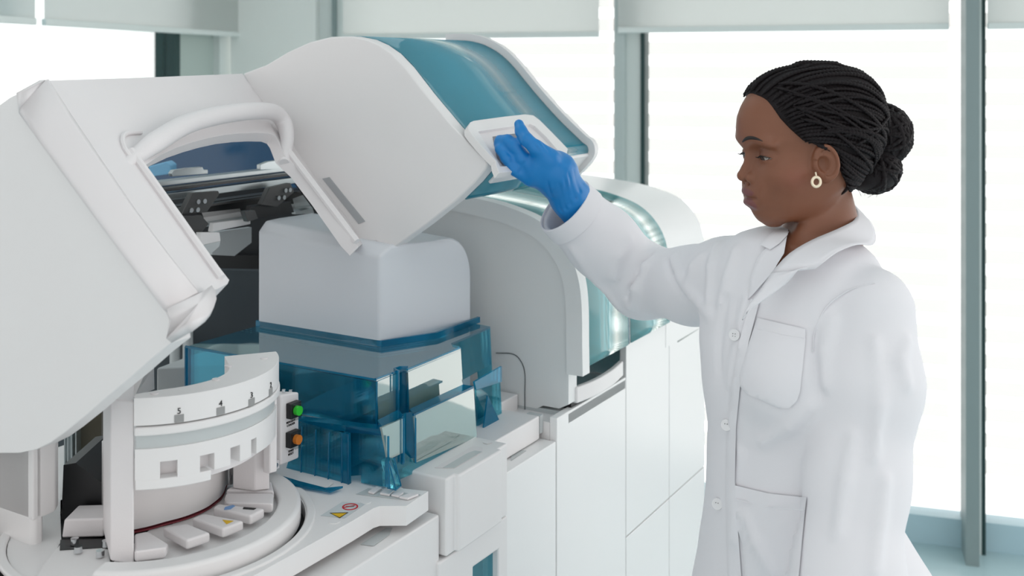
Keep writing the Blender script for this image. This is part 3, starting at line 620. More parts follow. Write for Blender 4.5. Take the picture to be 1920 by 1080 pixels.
# inner dark works glimpsed through the teal window
part('inner_body', mbox(.37, .58, .28, .55, 1.03, 1.30), mat('inner_grey', (150, 165, 170), .6), MD, bevel=.01)
part('cabinet', mbox(.2845, .602, .016, .60, .04, 1.02), WHITE, MD)
part('door', mbox(.2845, .6005, .0, .016, .05, 1.031), CAB, MD, bevel=.0015)
part('spacer', mbox(.272, .2835, .03, .06, 1.0, 1.034), GREY, MD)
RM = empty('covered_module', tuple(M(.85, .35, 0)), 'white rounded module with teal window behind the outstretched sleeve, furthest of the row', 'analyzer')
part('glass_window', sweep(offprof(pfs, -.006), .606, .825), TEAL, RM, solid=.004, smooth=60)
part('shell', prism([M(.825, b, z) for b, z in bz], U3 * .262), CAB, RM, bevel=.02, seg=6)
part('window_frame', sweep(offprof(pfs, -.001), .818, .826), mat('teal_seal', (80, 130, 140), .3), RM, solid=.003, smooth=60)
part('inner_body', mbox(.62, .82, .28, .55, 1.03, 1.30), mat('inner_grey_far', (170, 190, 192), .6), RM, bevel=.01)
part('cabinet', mbox(.606, 1.087, .016, .60, .04, 1.03), CAB, RM)
part('door', mbox(.6035, .8470, .0, .016, .684, 1.24), CAB, RM, bevel=.0015)
part('door', mbox(.6035, .8470, .0, .016, .05, .681), CAB, RM, bevel=.0015)
part('door', mbox(.8500, 1.087, .0, .016, .684, 1.22), CAB, RM, bevel=.0015)
part('door', mbox(.8500, 1.087, .0, .016, .05, .681), CAB, RM, bevel=.0015)
part('grip_slot', prism([B(*p, -.0008) for p in [(1270, 636), (1310, 612), (1310, 617), (1271, 642)]], V3 * .004), mat('slot_grey', (140, 146, 146), .6), RM)
# ================================================================= implicit surfaces
f32 = np.float32
def smin(a, b, k): h = np.maximum(k - np.abs(a - b), 0) / k; return np.minimum(a, b) - h * h * k * .25
def smax(a, b, k): return -smin(-a, -b, k)
def sph(X, c, r): return np.sqrt((X[0] - c[0]) ** 2 + (X[1] - c[1]) ** 2 + (X[2] - c[2]) ** 2) - r
def ell(X, c, r):
    q = np.sqrt(((X[0] - c[0]) / r[0]) ** 2 + ((X[1] - c[1]) / r[1]) ** 2 + ((X[2] - c[2]) / r[2]) ** 2)
    return (q - 1) * min(r) * .5 + (q - 1) * .5 * np.sqrt((X[0] - c[0]) ** 2 + (X[1] - c[1]) ** 2 + (X[2] - c[2]) ** 2) / np.maximum(q, 1e-3)
def cone(X, a, b, ra, rb):
    a = np.array(a, float); b = np.array(b, float); d = b - a; L = d @ d
    t = np.clip(((X[0] - a[0]) * d[0] + (X[1] - a[1]) * d[1] + (X[2] - a[2]) * d[2]) / L, 0, 1)
    return np.sqrt((X[0] - a[0] - t * d[0]) ** 2 + (X[1] - a[1] - t * d[1]) ** 2 + (X[2] - a[2] - t * d[2]) ** 2) - (ra + (rb - ra) * t)
def chain(X, pts, rs, k=.01):
    o = None
    for i in range(len(pts) - 1):
        c = cone(X, pts[i], pts[i + 1], rs[i], rs[i + 1]); o = c if o is None else smin(o, c, k)
    return o
def nets(fn, lo, hi, h):
    lo = np.array(lo, float); hi = np.array(hi, float); n = np.ceil((hi - lo) / h).astype(int) + 1
    ax = [(lo[i] + h * np.arange(n[i])).astype(f32) for i in range(3)]
    G = np.meshgrid(*ax, indexing='ij', sparse=True); f = np.broadcast_to(fn(G), tuple(n)).astype(f32)
    s = f < 0
    c = np.zeros(tuple(n - 1), int); corners = [(i, j, k) for i in (0, 1) for j in (0, 1) for k in (0, 1)]
    for i, j, k in corners: c += s[i:n[0] - 1 + i, j:n[1] - 1 + j, k:n[2] - 1 + k]
    act = np.argwhere((c > 0) & (c < 8)); idx = -np.ones(tuple(n - 1), int); idx[tuple(act.T)] = np.arange(len(act))
    P = np.zeros((len(act), 3)); cnt = np.zeros(len(act))
    val = {q: f[act[:, 0] + q[0], act[:, 1] + q[1], act[:, 2] + q[2]].astype(float) for q in corners}
    for q in corners:
        for d in range(3):
            if q[d] == 0:
                r = list(q); r[d] = 1; r = tuple(r); a, b = val[q], val[r]; m = (a < 0) != (b < 0)
                t = np.where(m, a / np.where(a == b, 1, a - b), 0); e = np.tile(np.array(q, float), (len(act), 1)); e[:, d] = t
                P[m] += e[m]; cnt[m] += 1
    P = lo + (act + P / cnt[:, None]) * h
    F_ = []
    for d in range(3):
        o = [x for x in range(3) if x != d]
        sl0 = [slice(1, n[x] - 1) for x in range(3)]; sl1 = list(sl0); sl0[d] = slice(0, n[d] - 1); sl1[d] = slice(1, n[d])
        a = s[tuple(sl0)]; b = s[tuple(sl1)]; e = np.argwhere(a != b)
        base = e.copy(); base[:, o[0]] += 1; base[:, o[1]] += 1
        flip = a[tuple(e.T)]
        def cell(u_, v_): q = base.copy(); q[:, o[0]] -= u_; q[:, o[1]] -= v_; return idx[tuple(q.T)]
        quad = np.stack([cell(1, 1), cell(0, 1), cell(0, 0), cell(1, 0)], 1)
        if d == 1: flip = ~flip
        quad[~flip] = quad[~flip][:, ::-1]; F_.append(quad)
    return P, np.concatenate(F_)
def smooth_mesh(P, F_, it=2, lam=.5):
    e = np.concatenate([F_[:, [0, 1]], F_[:, [1, 2]], F_[:, [2, 3]], F_[:, [3, 0]]]); e = np.concatenate([e, e[:, ::-1]])
    for _ in range(it):
        A_ = np.zeros_like(P); np.add.at(A_, e[:, 0], P[e[:, 1]]); k = np.bincount(e[:, 0], minlength=len(P)); P = P + lam * (A_ / np.maximum(k, 1)[:, None] - P)
    return P
def implicit(name, fn, lo, hi, h, m, parent, it=2, tone=None, **kw):
    P, F_ = nets(fn, lo, hi, h); P = smooth_mesh(P, F_, it)
    me = bpy.data.meshes.new(name); off = base_of(parent)
    me.from_pydata((P - off).tolist(), [], F_.tolist()); me.materials.append(m)
    for p in me.polygons: p.use_smooth = True
    if tone is not None:
        c = tone(P); at = me.color_attributes.new('tone', 'FLOAT_COLOR', 'POINT'); at.data.foreach_set('color', np.c_[c, np.ones(len(P))].astype(f32).ravel())
    o = bpy.data.objects.new(name, me); COL.objects.link(o); o.parent = parent
    for k_, v_ in kw.items(): o[k_] = v_
    return o
def march(fn, o, d, t0=.8, t1=3.0, n=400):
    """first hit of the ray o + t d with the implicit surface"""
    t = np.linspace(t0, t1, n); q = [o[i] + t * d[i] for i in range(3)]; v = np.broadcast_to(fn(q), t.shape); k = np.argmax(v < 0)
    if v[k] >= 0: return None
    a, b = t[max(k - 1, 0)], t[k]
    for _ in range(12):
        m = (a + b) / 2
        if float(np.ravel(fn([np.array([o[i] + m * d[i]]) for i in range(3)]))[0]) < 0: b = m
        else: a = m
    return o + b * d
def on(fn, px, py, lift=.0):
    p = march(fn, OC, ray(px, py)); 
    if p is None: return None
    d = ray(px, py); return p - d / np.linalg.norm(d) * lift

# ================================================================= the person
SKIN = mat('dark_brown_skin', (0, 0, 0), .46, spec=.45, attr=True, var=.04, vscale=40, bump=.12, bscale=700, sss=.12)
HAIR = mat('black_braided_hair', (21, 15, 18), .6, spec=.25, bump=.6, bscale=900, var=.25, vscale=120)
COAT = mat('white_coat_cloth', (231, 230, 234), .85, spec=.2, bump=.10, bscale=1100, sheen=.1, sss=0)
GLOVE = mat('blue_nitrile_glove', (10, 124, 196), .38, spec=.5, bump=.15, bscale=90, var=.04)
EYEW = mat('eye_white', (196, 186, 180), .3); IRIS = mat('brown_iris', (50, 34, 26), .12); DARKH = mat('lash_and_brow_hair', (26, 18, 16), .6)
GOLD = mat('cream_gold_enamel', (238, 222, 196), .25, metal=.3)
Cb = np.array([.43, 1.61]); yb = math.radians(35); Fb = np.array([-math.cos(yb), -math.sin(yb)]); Lb = np.array([math.sin(yb), -math.cos(yb)])
H0 = np.array([.455, 1.60, 1.57]); yh = math.radians(12); Fh = np.array([-math.cos(yh), -math.sin(yh), 0]); Lh = np.array([math.sin(yh), -math.cos(yh), 0])
def HL(X): a = X[0] - H0[0]; b = X[1] - H0[1]; return a * Fh[0] + b * Fh[1], a * Lh[0] + b * Lh[1], X[2] + 0 * a
def HW(d, l, z): return H0 * np.array([1, 1, 0]) + d * Fh + l * Lh + np.array([0, 0, z])
def hp(px, py, l=0.0):
    p = PL(px, py, H0 + l * Lh, Lh); q = p - H0; return q @ Fh, p[2]
rows = [(126, 1505, 1565, .018, 1535), (130, 1478, 1588, .036, 1535), (138, 1453, 1602, .050, 1535), (150, 1433, 1614, .059, 1535), (165, 1417, 1624, .0655, 1535), (182, 1404, 1631, .070, 1535), (200, 1393, 1635, .0735, 1538), (220, 1386, 1636, .075, 1540),
        (245, 1384, 1634, .0755, 1542), (260, 1386, 1630, .075, 1542), (272, 1392, 1626, .073, 1540), (285, 1399, 1620, .0705, 1538), (300, 1404, 1612, .069, 1536), (320, 1405, 1602, .0675, 1532), (335, 1405, 1590, .0655, 1526),
        (350, 1405, 1572, .063, 1518), (365, 1406, 1556, .0595, 1508), (380, 1409, 1541, .0545, 1496), (393, 1417, 1524, .0485, 1486), (403, 1421, 1508, .042, 1474), (411, 1428, 1490, .033, 1462), (416, 1433, 1474, .022, 1454), (419, 1443, 1462, .010, 1452)]
rz, rf, rb, rw, rc = [], [], [], [], []
for y, fx, bx, w, cx in rows:
    d, z = hp(fx, y); rz.append(z); rf.append(d); rb.append(hp(bx, y)[0]); rw.append(w); rc.append(hp(cx, y)[0])
rz, rf, rb, rw, rc = [np.array(q[::-1]) for q in (rz, rf, rb, rw, rc)]
zz = np.linspace(rz[0], rz[-1], 240)
def sm(v): v = np.interp(zz, rz, v); kk = np.hanning(13); kk /= kk.sum(); return np.convolve(np.pad(v, 6, 'edge'), kk, 'valid')
tf, tb_, tw, tc_ = sm(rf), sm(rb), sm(rw), sm(rc)
def skull(d, l, z, grow=0.0):
    z = np.asarray(z); zc = np.clip(z, zz[0], zz[-1]); f_, b_, w_, c_ = (np.interp(zc, zz, t) for t in (tf, tb_, tw, tc_))
    e = np.where(d > c_, f_ - c_, c_ - b_) + grow; w_ = w_ + grow
    ex = np.where(d > c_, 2.0, 2.25); q = (np.abs(d - c_) / e) ** ex + (np.abs(l) / w_) ** ex; q = np.maximum(q, 1e-6) ** (1 / ex)
    s_ = (q - 1) * np.minimum(e, w_)
    return smax(s_, np.maximum(z - (zz[-1] + grow), zz[0] - grow - z), .012)
EYE_D, EYE_L = .0885, .0310; EYE_Z = 1.7 - 163 / 2000 * 1.55
nz = [hp(*q) for q in ((1406.5, 287), (1404, 302), (1399, 316), (1392, 329.5))]
def head_fn(X, detail=True):
    d, l, z = HL(X); al = np.abs(l); Y = (d, al, z)
    f = skull(d, l, z)
    # brow ridge, cheekbones, chin, muzzle
    a, b = hp(1402, 268); f = smin(f, ell((d, al, z), (a - .012, .026, b), (.012, .026, .008)), .02)
    a, b = hp(1432, 322); f = smin(f, ell(Y, (a - .013, .038, b), (.022, .020, .018)), .03)
    a, b = hp(1440, 402); f = smin(f, ell(Y, (a - .003, 0, b), (.0175, .017, .013)), .018)
    a, b = hp(1413, 358); f = smin(f, ell(Y, (a, 0, b), (.0075, .024, .018)), .02)
    f = smax(f, -ell(Y, (EYE_D + .026, EYE_L + .002, EYE_Z + .002), (.022, .021, .013)), .014)    # sockets
    # eyelids
    lid = sph(Y, (EYE_D, EYE_L, EYE_Z), .0142); f = smin(f, lid, .006)
    # nose
    pts = [(q[0], 0, q[1]) for q in nz]
    f = smin(f, chain(Y, pts, [.0052, .0056, .0064, .0082], .005), .007)
    a, b = hp(1404, 332); f = smin(f, ell(Y, (a, .0125, b), (.0108, .0072, .0080)), .004)
    a, b = hp(1398, 340); f = smax(f, -ell(Y, (a, .0078, b - .001), (.0058, .0036, .0040)), .003)
    # lips
    a, b = hp(1408, 359.5); f = smin(f, ell(Y, (a, 0, b), (.0104, .0225, .0078)), .003)
    a, b = hp(1409.5, 381.5); f = smin(f, ell(Y, (a, 0, b), (.0102, .0205, .0100)), .003)
    a, b = hp(1400, 370.5)
    f = smax(f, -(np.sqrt((d - (a - 9 * l * l)) ** 2 * .35 + (z - b - 1.5 * al * al) ** 2) - .0018 + np.maximum(al - .022, 0)), .003)
    a, b = hp(1398, 392); f = smax(f, -ell(Y, (a, 0, b), (.008, .02, .005)), .008)
    if detail:
        o = (z - EYE_Z + .0022 + 6 * (al - EYE_L) ** 2 * 0) ; w_ = .0029 * (1 - ((al - EYE_L) / .0135) ** 2)
        f = smax(f, -np.maximum(np.maximum(np.abs(o) - w_, np.abs(al - EYE_L) - .0135), np.maximum(EYE_D + .002 - d, sph(Y, (EYE_D, EYE_L, EYE_Z), .02))), .0015)
        # ears
        ex, ez = hp(1545, 304, .07)
        t = .18; p = (d - ex) * math.cos(t) + (z - ez) * math.sin(t) * -1; q = (d - ex) * math.sin(t) * 1 + (z - ez) * math.cos(t)
        fl = al - .073 + p * .45
        ear = smin((np.sqrt((p / .0158) ** 2 + (q / .0245) ** 2) - 1) * .016 + 0 * fl, 10 + 0 * fl, .001)
        shell = smax(ear, np.abs(fl) - .0032, .003)
        r_ = np.sqrt((p / .0140) ** 2 + (q / .0225) ** 2); helix = np.sqrt(((r_ - 1) * .016) ** 2 + (fl - .004) ** 2) - .0032
        helix = np.where((p > .006) & (q < .006), 9.0, helix)
        lobe = ell((p, fl, q), (.004, .001, -.0215), (.0075, .0038, .0080))
        anti = np.sqrt(((np.sqrt((p / .0085) ** 2 + ((q + .003) / .014) ** 2) - 1) * .009) ** 2 + (fl - .0025) ** 2) - .0022
        anti = np.where(p > .003, 9.0, anti)
        trag = ell((p, fl, q), (.0125, .002, -.004), (.0045, .004, .006))
        root = ell((d, al, z), (ex + .004, .064, ez), (.010, .012, .022))
        e_ = smin(smin(smin(smin(shell, helix, .003), lobe, .006), anti, .003), trag, .004); e_ = smin(e_, root, .006)
        e_ = smax(e_, -ell((p, fl, q), (.003, .007, -.002), (.0085, .0105, .0125)), .002)
        gr = np.sqrt(((r_ - .70) * .016) ** 2 + (fl - .0055) ** 2) - .0026; gr = np.where(p > .004, 9.0, gr); e_ = smax(e_, -gr, .0015)
        f = smin(f, e_, .004)
    return f
nk = [Dp(1538, 350, 1.612), Dp(1541, 410, 1.612), Dp(1541, 455, 1.61), Dp(1536, 500, 1.61)]
def neck_fn(X):
    f = chain(X, nk, [.043, .043, .047, .050], .03)
    # sternomastoid cord and collar bone
    f = smin(f, cone(X, Dp(1535, 370, 1.565), Dp(1484, 500, 1.56), .010, .008), .03)
    return f
tz = np.array([.55, .70, .85, .95, 1.05, 1.15, 1.22, 1.28, 1.33, 1.37, 1.40, 1.425, 1.445, 1.46])
tW = np.array([.235, .222, .205, .178, .144, .140, .146, .152, .154, .146, .140, .124, .096, .060])
tD = np.array([.205, .190, .172, .146, .112, .106, .112, .110, .104, .098, .090, .080, .072, .055])
tS = np.array([-.07, -.062, -.05, -.034, .00, .004, .008, .010, .008, .004, .002, .0, .0, .0])
def torso(X, grow=0.0):
    a = X[0] - Cb[0]; b = X[1] - Cb[1]; s = a * Fb[0] + b * Fb[1]; l = a * Lb[0] + b * Lb[1]; z = X[2] + 0 * s
    zc = np.clip(z, tz[0], tz[-1]); W_, D_, S_ = (np.interp(zc, tz, t) for t in (tW, tD, tS)); W_ = W_ + grow; D_ = D_ + grow
    q = ((np.abs(s - S_) / D_) ** 2.3 + (np.abs(l) / W_) ** 2.3); q = np.maximum(q, 1e-6) ** (1 / 2.3)
    return smax((q - 1) * np.minimum(W_, D_), np.maximum(tz[0] - z, z - tz[-1] - grow), .02)
Ls = np.array([*(Cb + .130 * Lb), 1.362]); Rs = Dp(1362, 520, 1.733)
La = [Ls, Dp(1630, 720, 1.475), Dp(1605, 900, 1.45), Dp(1590, 1080, 1.41), Dp(1575, 1215, 1.38)]
Ra = [Rs, Dp(1300, 535, 1.83), Dp(1205, 528, 1.955), Dp(1130, 455, 1.93), Dp(1061, 388, 1.90)]
def noise3(X, fr, seed=0):
    r = np.random.RandomState(seed); o = 0
    for k in range(7):
        w = r.normal(size=3); w /= np.linalg.norm(w); w *= fr * r.uniform(.6, 1.6); o = o + np.sin(X[0] * w[0] + X[1] * w[1] + X[2] * w[2] + r.uniform(0, 6.3))
    return o / 7
FOLD = []          # (points, radius, sign)
def coat_base(X):
    f = torso(X)
    la = chain(X, La, [.060, .066, .064, .067, .068], .03); la = smax(la, (La[4][2] + .015) - X[2], .006)
    ra = chain(X, Ra, [.066, .062, .062, .060, .058], .03)
    dv = Ra[4] - Ra[3]; dv /= np.linalg.norm(dv)
    ra = smax(ra, (X[0] - Ra[4][0]) * dv[0] + (X[1] - Ra[4][1]) * dv[1] + (X[2] - Ra[4][2]) * dv[2], .004)
    f = smin(f, la, .010); f = smin(f, ra, .035)
    f = smin(f, ell(X, [*(Cb + .085 * Fb + .055 * Lb), 1.255], (.05, .05, .05)), .05)
    return f
def coat_fn(X):
    f = coat_base(X)
    f = f + .0022 * noise3((X[0], X[1], X[2] * .35), 42, 3) + .0010 * noise3((X[0], X[1], X[2] * .6), 95, 5)
    for P_, r_, s_ in FOLD:
        c = chain(X, P_, r_, .004)
        f = smin(f, c, .014) if s_ > 0 else smax(f, -c, .010)
    # neck opening and the V at the chest
    a = X[0] - Cb[0]; b = X[1] - Cb[1]; s = a * Fb[0] + b * Fb[1]; l = a * Lb[0] + b * Lb[1]
    f = smax(f, -chain(X, [nk[1], nk[2], nk[3]], [.054, .056, .056], .02), .006)
    v = np.maximum(np.abs(l - .040) - np.clip((X[2] - 1.388) * .60, -.02, .026), .035 - s); f = smax(f, -v, .004)
    # hollow cuff
    f = smax(f, -cone(X, Ra[4] + dvR * .05, Ra[4] - dvR * .03, .050, .046), .003)
    return f
dvR = Ra[4] - Ra[3]; dvR = dvR / np.linalg.norm(dvR)
def body_fn(X):
    f = smin(head_fn(X), neck_fn(X), .012); f = smin(f, torso(X, -.012), .03)
    return smax(f, 1.30 - X[2], .004)
PER = empty('person', (.44, 1.60, 0), 'person in white lab coat with braided black hair reaching out to the raised hood', 'person')
skin = np.array(lin((126, 80, 58))); lipc = np.array(lin((116, 68, 66)))
def skin_tone(P):
    X = (P[:, 0], P[:, 1], P[:, 2]); d, l, z = HL(X); al = np.abs(l); Y = (d, al, z)
    a, b = hp(1407, 359.5); m1 = ell(Y, (a, 0, b), (.0150, .0225, .0068)); a, b = hp(1408, 381.5); m2 = ell(Y, (a, 0, b), (.0150, .0210, .0096))
    k = np.clip(-np.minimum(m1, m2) / .0012 + .3, 0, 1)[:, None]
    c = skin * (1 - k) + lipc * k
    e = np.clip(1 - sph(Y, (EYE_D + .006, EYE_L, EYE_Z + .006), .010) / .006, 0, 1)[:, None] * .25     # eye shadow make-up
    c = c * (1 - e) + np.array(lin((86, 56, 50))) * e
    ck = np.exp(-(((d - .062) / .022) ** 2 + ((z - (EYE_Z - .03)) / .016) ** 2))[:, None] * (al > .03)[:, None] * .35
    return c * (1 - ck) + np.array(lin((140, 76, 62))) * ck
body = implicit('body', body_fn, (.30, 1.46, 1.28), (.60, 1.74, 1.71), .0016, SKIN, PER, 2, skin_tone)
# eyes
for sgn, nm in ((1, 'near'), (-1, 'far')):
    c = HW(EYE_D, sgn * EYE_L, EYE_Z); g = HW(1, 0, 0) - HW(0, 0, 0); g = g + np.array([0, 0, -.42]); g /= np.linalg.norm(g)
    v, f = [], []
    bm = bmesh.new(); bmesh.ops.create_uvsphere(bm, u_segments=24, v_segments=16, radius=.0128); v = [c + np.array(q.co) for q in bm.verts]; f = [[w.index for w in q.verts] for q in bm.faces]; bm.free()
    e = link('eyeball', v, f, EYEW, PER, smooth=180)
    t_ = cyl(c + g * .0108, g, .0056, .0016, 24); link('iris', t_[0], t_[1], IRIS, e, smooth=60)
    t_ = cyl(c + g * .0119, g, .0024, .0009, 16); link('pupil', t_[0], t_[1], BLACK, e, smooth=60)
hf = lambda X: head_fn(X, False)
bp_ = [on(hf, *q, -.0012) for q in ((1392, 266.5), (1398, 261), (1405, 258.5), (1414, 259), (1424, 262), (1436, 267.5))]
v, f = tube(smooth_pts(bp_, 4), [.0008, .0014, .0019, .0022, .0024, .0026, .0027, .0028, .0028, .0028, .0027, .0026, .0025, .0023, .0021, .0018, .0016, .0013, .0011, .0009, .0006][:21], 8); link('eyebrow', v, f, DARKH, PER, smooth=60)
# lashes follow the upper lid edge of each eye
for sgn in (1, -1):
    parts_ = []
    for t in np.linspace(-.0125, .0125, 15):
        w_ = .0029 * (1 - (t / .0135) ** 2); zt_ = EYE_Z - .0022 + w_; r2 = .0142 ** 2 - t * t - (zt_ - EYE_Z) ** 2; dd = EYE_D + math.sqrt(max(r2, 0))
        p0 = HW(dd - .0006, sgn * (EYE_L + t), zt_ + .0003); p2 = HW(dd + .0065, sgn * (EYE_L + t * 1.25), zt_ - .0015); p1 = HW(dd + .0035, sgn * (EYE_L + t * 1.12), zt_ - .0022)
        parts_.append(tube([p0, p1, p2], [.00045, .00035, .0001], 5))
    line = [];
    for t in np.linspace(-.0132, .0132, 17):
        w_ = .0029 * (1 - (t / .0135) ** 2); zt_ = EYE_Z - .0022 + w_; r2 = .0143 ** 2 - t * t - (zt_ - EYE_Z) ** 2; line.append(HW(EYE_D + math.sqrt(max(r2, 0)), sgn * (EYE_L + t), zt_))
    parts_.append(tube(line, .0006, 6)); v, f = join(*parts_); link('eyelashes', v, f, DARKH, PER, smooth=60)
# ---- hair: cap, braids, bun
hl_px = [(1408, 177, 0), (1428, 180, .03), (1447, 188, .052), (1459, 205, .061), (1470, 223, .066), (1484, 240, .068), (1498, 254, .070), (1510, 266, .069), (1530, 269, .069), (1552, 271, .070), (1568, 286, .071), (1574, 310, .071), (1578, 328, .068), (1588, 350, .06)]
hl = np.array([hp(x, y, l) for x, y, l in hl_px]); o_ = np.argsort(hl[:, 1])
def hair_fn(X):
    d, l, z = HL(X); dh = np.interp(z, hl[o_, 1], hl[o_, 0]); m = d - dh
    f = skull(d, l, z, .0055)
    f = smax(f, m * .7, .006)
    return f
HR = implicit('hair', hair_fn, (.30, 1.49, 1.47), (.60, 1.71, 1.72), .0025, HAIR, PER, 2)
O = np.array([0.0, 0.0, 1.592])
def scalp(dirv, lift):
    dirv = dirv / np.linalg.norm(dirv); t = np.linspace(.02, .16, 90); q = O[None] + t[:, None] * dirv
    v = skull(q[:, 0], q[:, 1], q[:, 2], .0055); k = np.argmax(v > 0); k = max(k, 1); a, b = v[k - 1], v[k]; tt_ = t[k - 1] + (t[k] - t[k - 1]) * (-a) / (b - a + 1e-9)
    q = O + (tt_ + lift) * dirv; return HW(*q)
rnd = random.Random(7)
def braid(pts, r=.0034, n=6, amp=.22, pitch=.0058):
    L_ = np.r_[0, np.cumsum(np.linalg.norm(np.diff(np.array(pts), axis=0), axis=1))]
    m = max(int(L_[-1] / .0019), 4); s = np.linspace(0, L_[-1], m); P_ = np.array([np.interp(s, L_, np.array(pts)[:, i]) for i in range(3)]).T
    rr = r * (1 + amp * np.sin(2 * PI * s / pitch)); e = np.clip(np.minimum(s, L_[-1] - s) / .01, .35, 1); return tube(list(P_), list(rr * e), n)
bd, br = hp(1630, 286)                      # where the braids gather
end0 = np.array([bd, 0, br]) - O
parts_ = []
hs = [np.array([a, l, b]) for (a, b), (_, _, l) in zip(hl, hl_px)]
starts = smooth_pts(hs, 5)
NB = 34
for sgn in (1, -1):
    for i in range(NB):
        u_ = i / (NB - 1); q = starts[int(u_ * (len(starts) - 1))].copy(); q[1] = max(q[1], .004) * sgn; s0 = q - O
        a_ = PI * (.5 - u_) ; e0 = end0 + np.array([0, sgn * (.030 * math.cos(a_) + .004), .050 * math.sin(a_)])
        s1, e1 = s0 / np.linalg.norm(s0), e0 / np.linalg.norm(e0); om = math.acos(np.clip(s1 @ e1, -1, 1)); P_ = []
        wob = rnd.uniform(-.12, .12); ph = rnd.uniform(0, 6)
        for t in np.linspace(0, 1, 22):
            dv = (math.sin((1 - t) * om) * s1 + math.sin(t * om) * e1) / math.sin(om)
            dv = dv + np.array([0, 0, 1.0]) * .16 * math.sin(PI * t ** .8) * (1 if u_ < .6 else -.2) + np.array([0, sgn, .3]) * (wob * math.sin(PI * t) + .012 * math.sin(9 * t + ph))
            P_.append(scalp(dv, .0012 + .0012 * math.sin(ph + 5 * t)))
        parts_.append(braid(P_, rnd.uniform(.0028, .0037)))
v, f = join(*parts_); link('braids', v, f, HAIR, HR, smooth=60)
parts_ = []
for sgn in (1, -1):
    for i in range(15):
        a, b = rnd.uniform(.05, .8), rnd.uniform(-1, 1); q = starts[int(a * (len(starts) - 1))].copy(); q[1] = max(q[1], .01) * sgn; s1 = q - O + np.array([-.02, 0, .012]); s1 /= np.linalg.norm(s1)
        e1 = end0 + np.array([0, sgn * .03, .05 * b]); e1 /= np.linalg.norm(e1); om = math.acos(np.clip(s1 @ e1, -1, 1)); ph = rnd.uniform(0, 6); P_ = []
        for t in np.linspace(0, 1, 22):
            dv = (math.sin((1 - t) * om) * s1 + math.sin(t * om) * e1) / math.sin(om) + np.array([0, 0, 1.0]) * rnd.choice((.1, .1)) * math.sin(PI * t) + np.array([0, sgn * .3, 1]) * .05 * math.sin(5 * t + ph)
            P_.append(scalp(dv, .0052))
        parts_.append(braid(P_, rnd.uniform(.0024, .0034)))
v, f = join(*parts_); link('loose_braids', v, f, HAIR, HR, smooth=60)

bc = [hp(1653, 252), hp(1636, 316), hp(1615, 335)]
def bun_fn(X):
    d, l, z = HL(X); f = ell((d, l, z), (bc[0][0], 0, bc[0][1]), (.042, .048, .045)); f = smin(f, ell((d, l, z), (bc[1][0], 0, bc[1][1]), (.038, .045, .036)), .012)
    f = smin(f, ell((d, l, z), (bc[2][0] + .004, 0, bc[2][1] + .004), (.024, .038, .018)), .012)
    return f + .002 * noise3(X, 120, 9)
implicit('bun', bun_fn, (.46, 1.50, 1.46), (.68, 1.76, 1.70), .0028, HAIR, HR, 1)
parts_ = []
for i in range(90):
    c = bc[0] if i < 52 else bc[1]; R_ = np.array((.042, .048, .0455)) if i < 52 else np.array((.038, .045, .036))
    ax = np.array([rnd.gauss(0, 1), rnd.gauss(0, 1) * .9, rnd.gauss(0, 1)]); ax /= np.linalg.norm(ax); e1 = np.cross(ax, [.3, .1, 1]); e1 /= np.linalg.norm(e1); e2 = np.cross(ax, e1)
    hh = rnd.uniform(-.75, .75); rr = math.sqrt(1 - hh * hh); a0 = rnd.uniform(0, 6.28); P_ = []
    for t in np.linspace(0, rnd.uniform(2.2, 4.2), 26):
        q = ax * hh + rr * (math.cos(a0 + t) * e1 + math.sin(a0 + t) * e2); q = q / np.linalg.norm(q); q = q * R_ * 1.0; P_.append(HW(c[0] + q[0], q[1], c[1] + q[2]))
    parts_.append(braid(P_, rnd.uniform(.0028, .0042), 6, .12, .008))
v, f = join(*parts_); link('bun_coils', v, f, HAIR, HR, smooth=60)
parts_ = []
for i in range(6):
    a = rnd.uniform(-.5, 2.6); p0 = HW(bc[2][0] - .01 + rnd.uniform(-.02, .03), rnd.uniform(0, .03), bc[2][1] - .012)
    parts_.append(tube([p0, p0 + np.array([rnd.uniform(-.004, .01), 0, -.007]), p0 + np.array([rnd.uniform(-.008, .016), 0, -.013])], [.0005, .0004, .0002], 4))
v, f = join(*parts_); link('loose_wisps', v, f, HAIR, HR)
# earring
ec = HW(*[*hp(1530.5, 341, .078)][:1], .078, hp(1530.5, 341, .078)[1])
ring_ = []
def ering():
    v, f = [], []; n, m = 36, 10
    for i in range(n):
        a = 2 * PI * i / n; ro = .0086; ri = .0044
        for k in range(m):
            b = 2 * PI * k / m; wdt = (ro - ri) / 2; c_ = (ro + ri) / 2
            x = math.cos(a) * (c_ + wdt * math.cos(b)); z = math.sin(a) * (c_ + wdt * math.cos(b)) * 1.04 + (.0012 if False else 0); y = .0016 * math.sin(b)
            v.append(ec + x * Fh + z * Z3 + y * Lh)
    for i in range(n):
        for k in range(m): f.append((i * m + k, ((i + 1) % n) * m + k, ((i + 1) % n) * m + (k + 1) % m, i * m + (k + 1) % m))
    return v, f
v, f = join(ering(), tube([ec + Z3 * .0085, ec + Z3 * .0135 - Lh * .002], .0013, 8)); link('earring', v, f, GOLD, PER, smooth=60, label='cream ring earring')
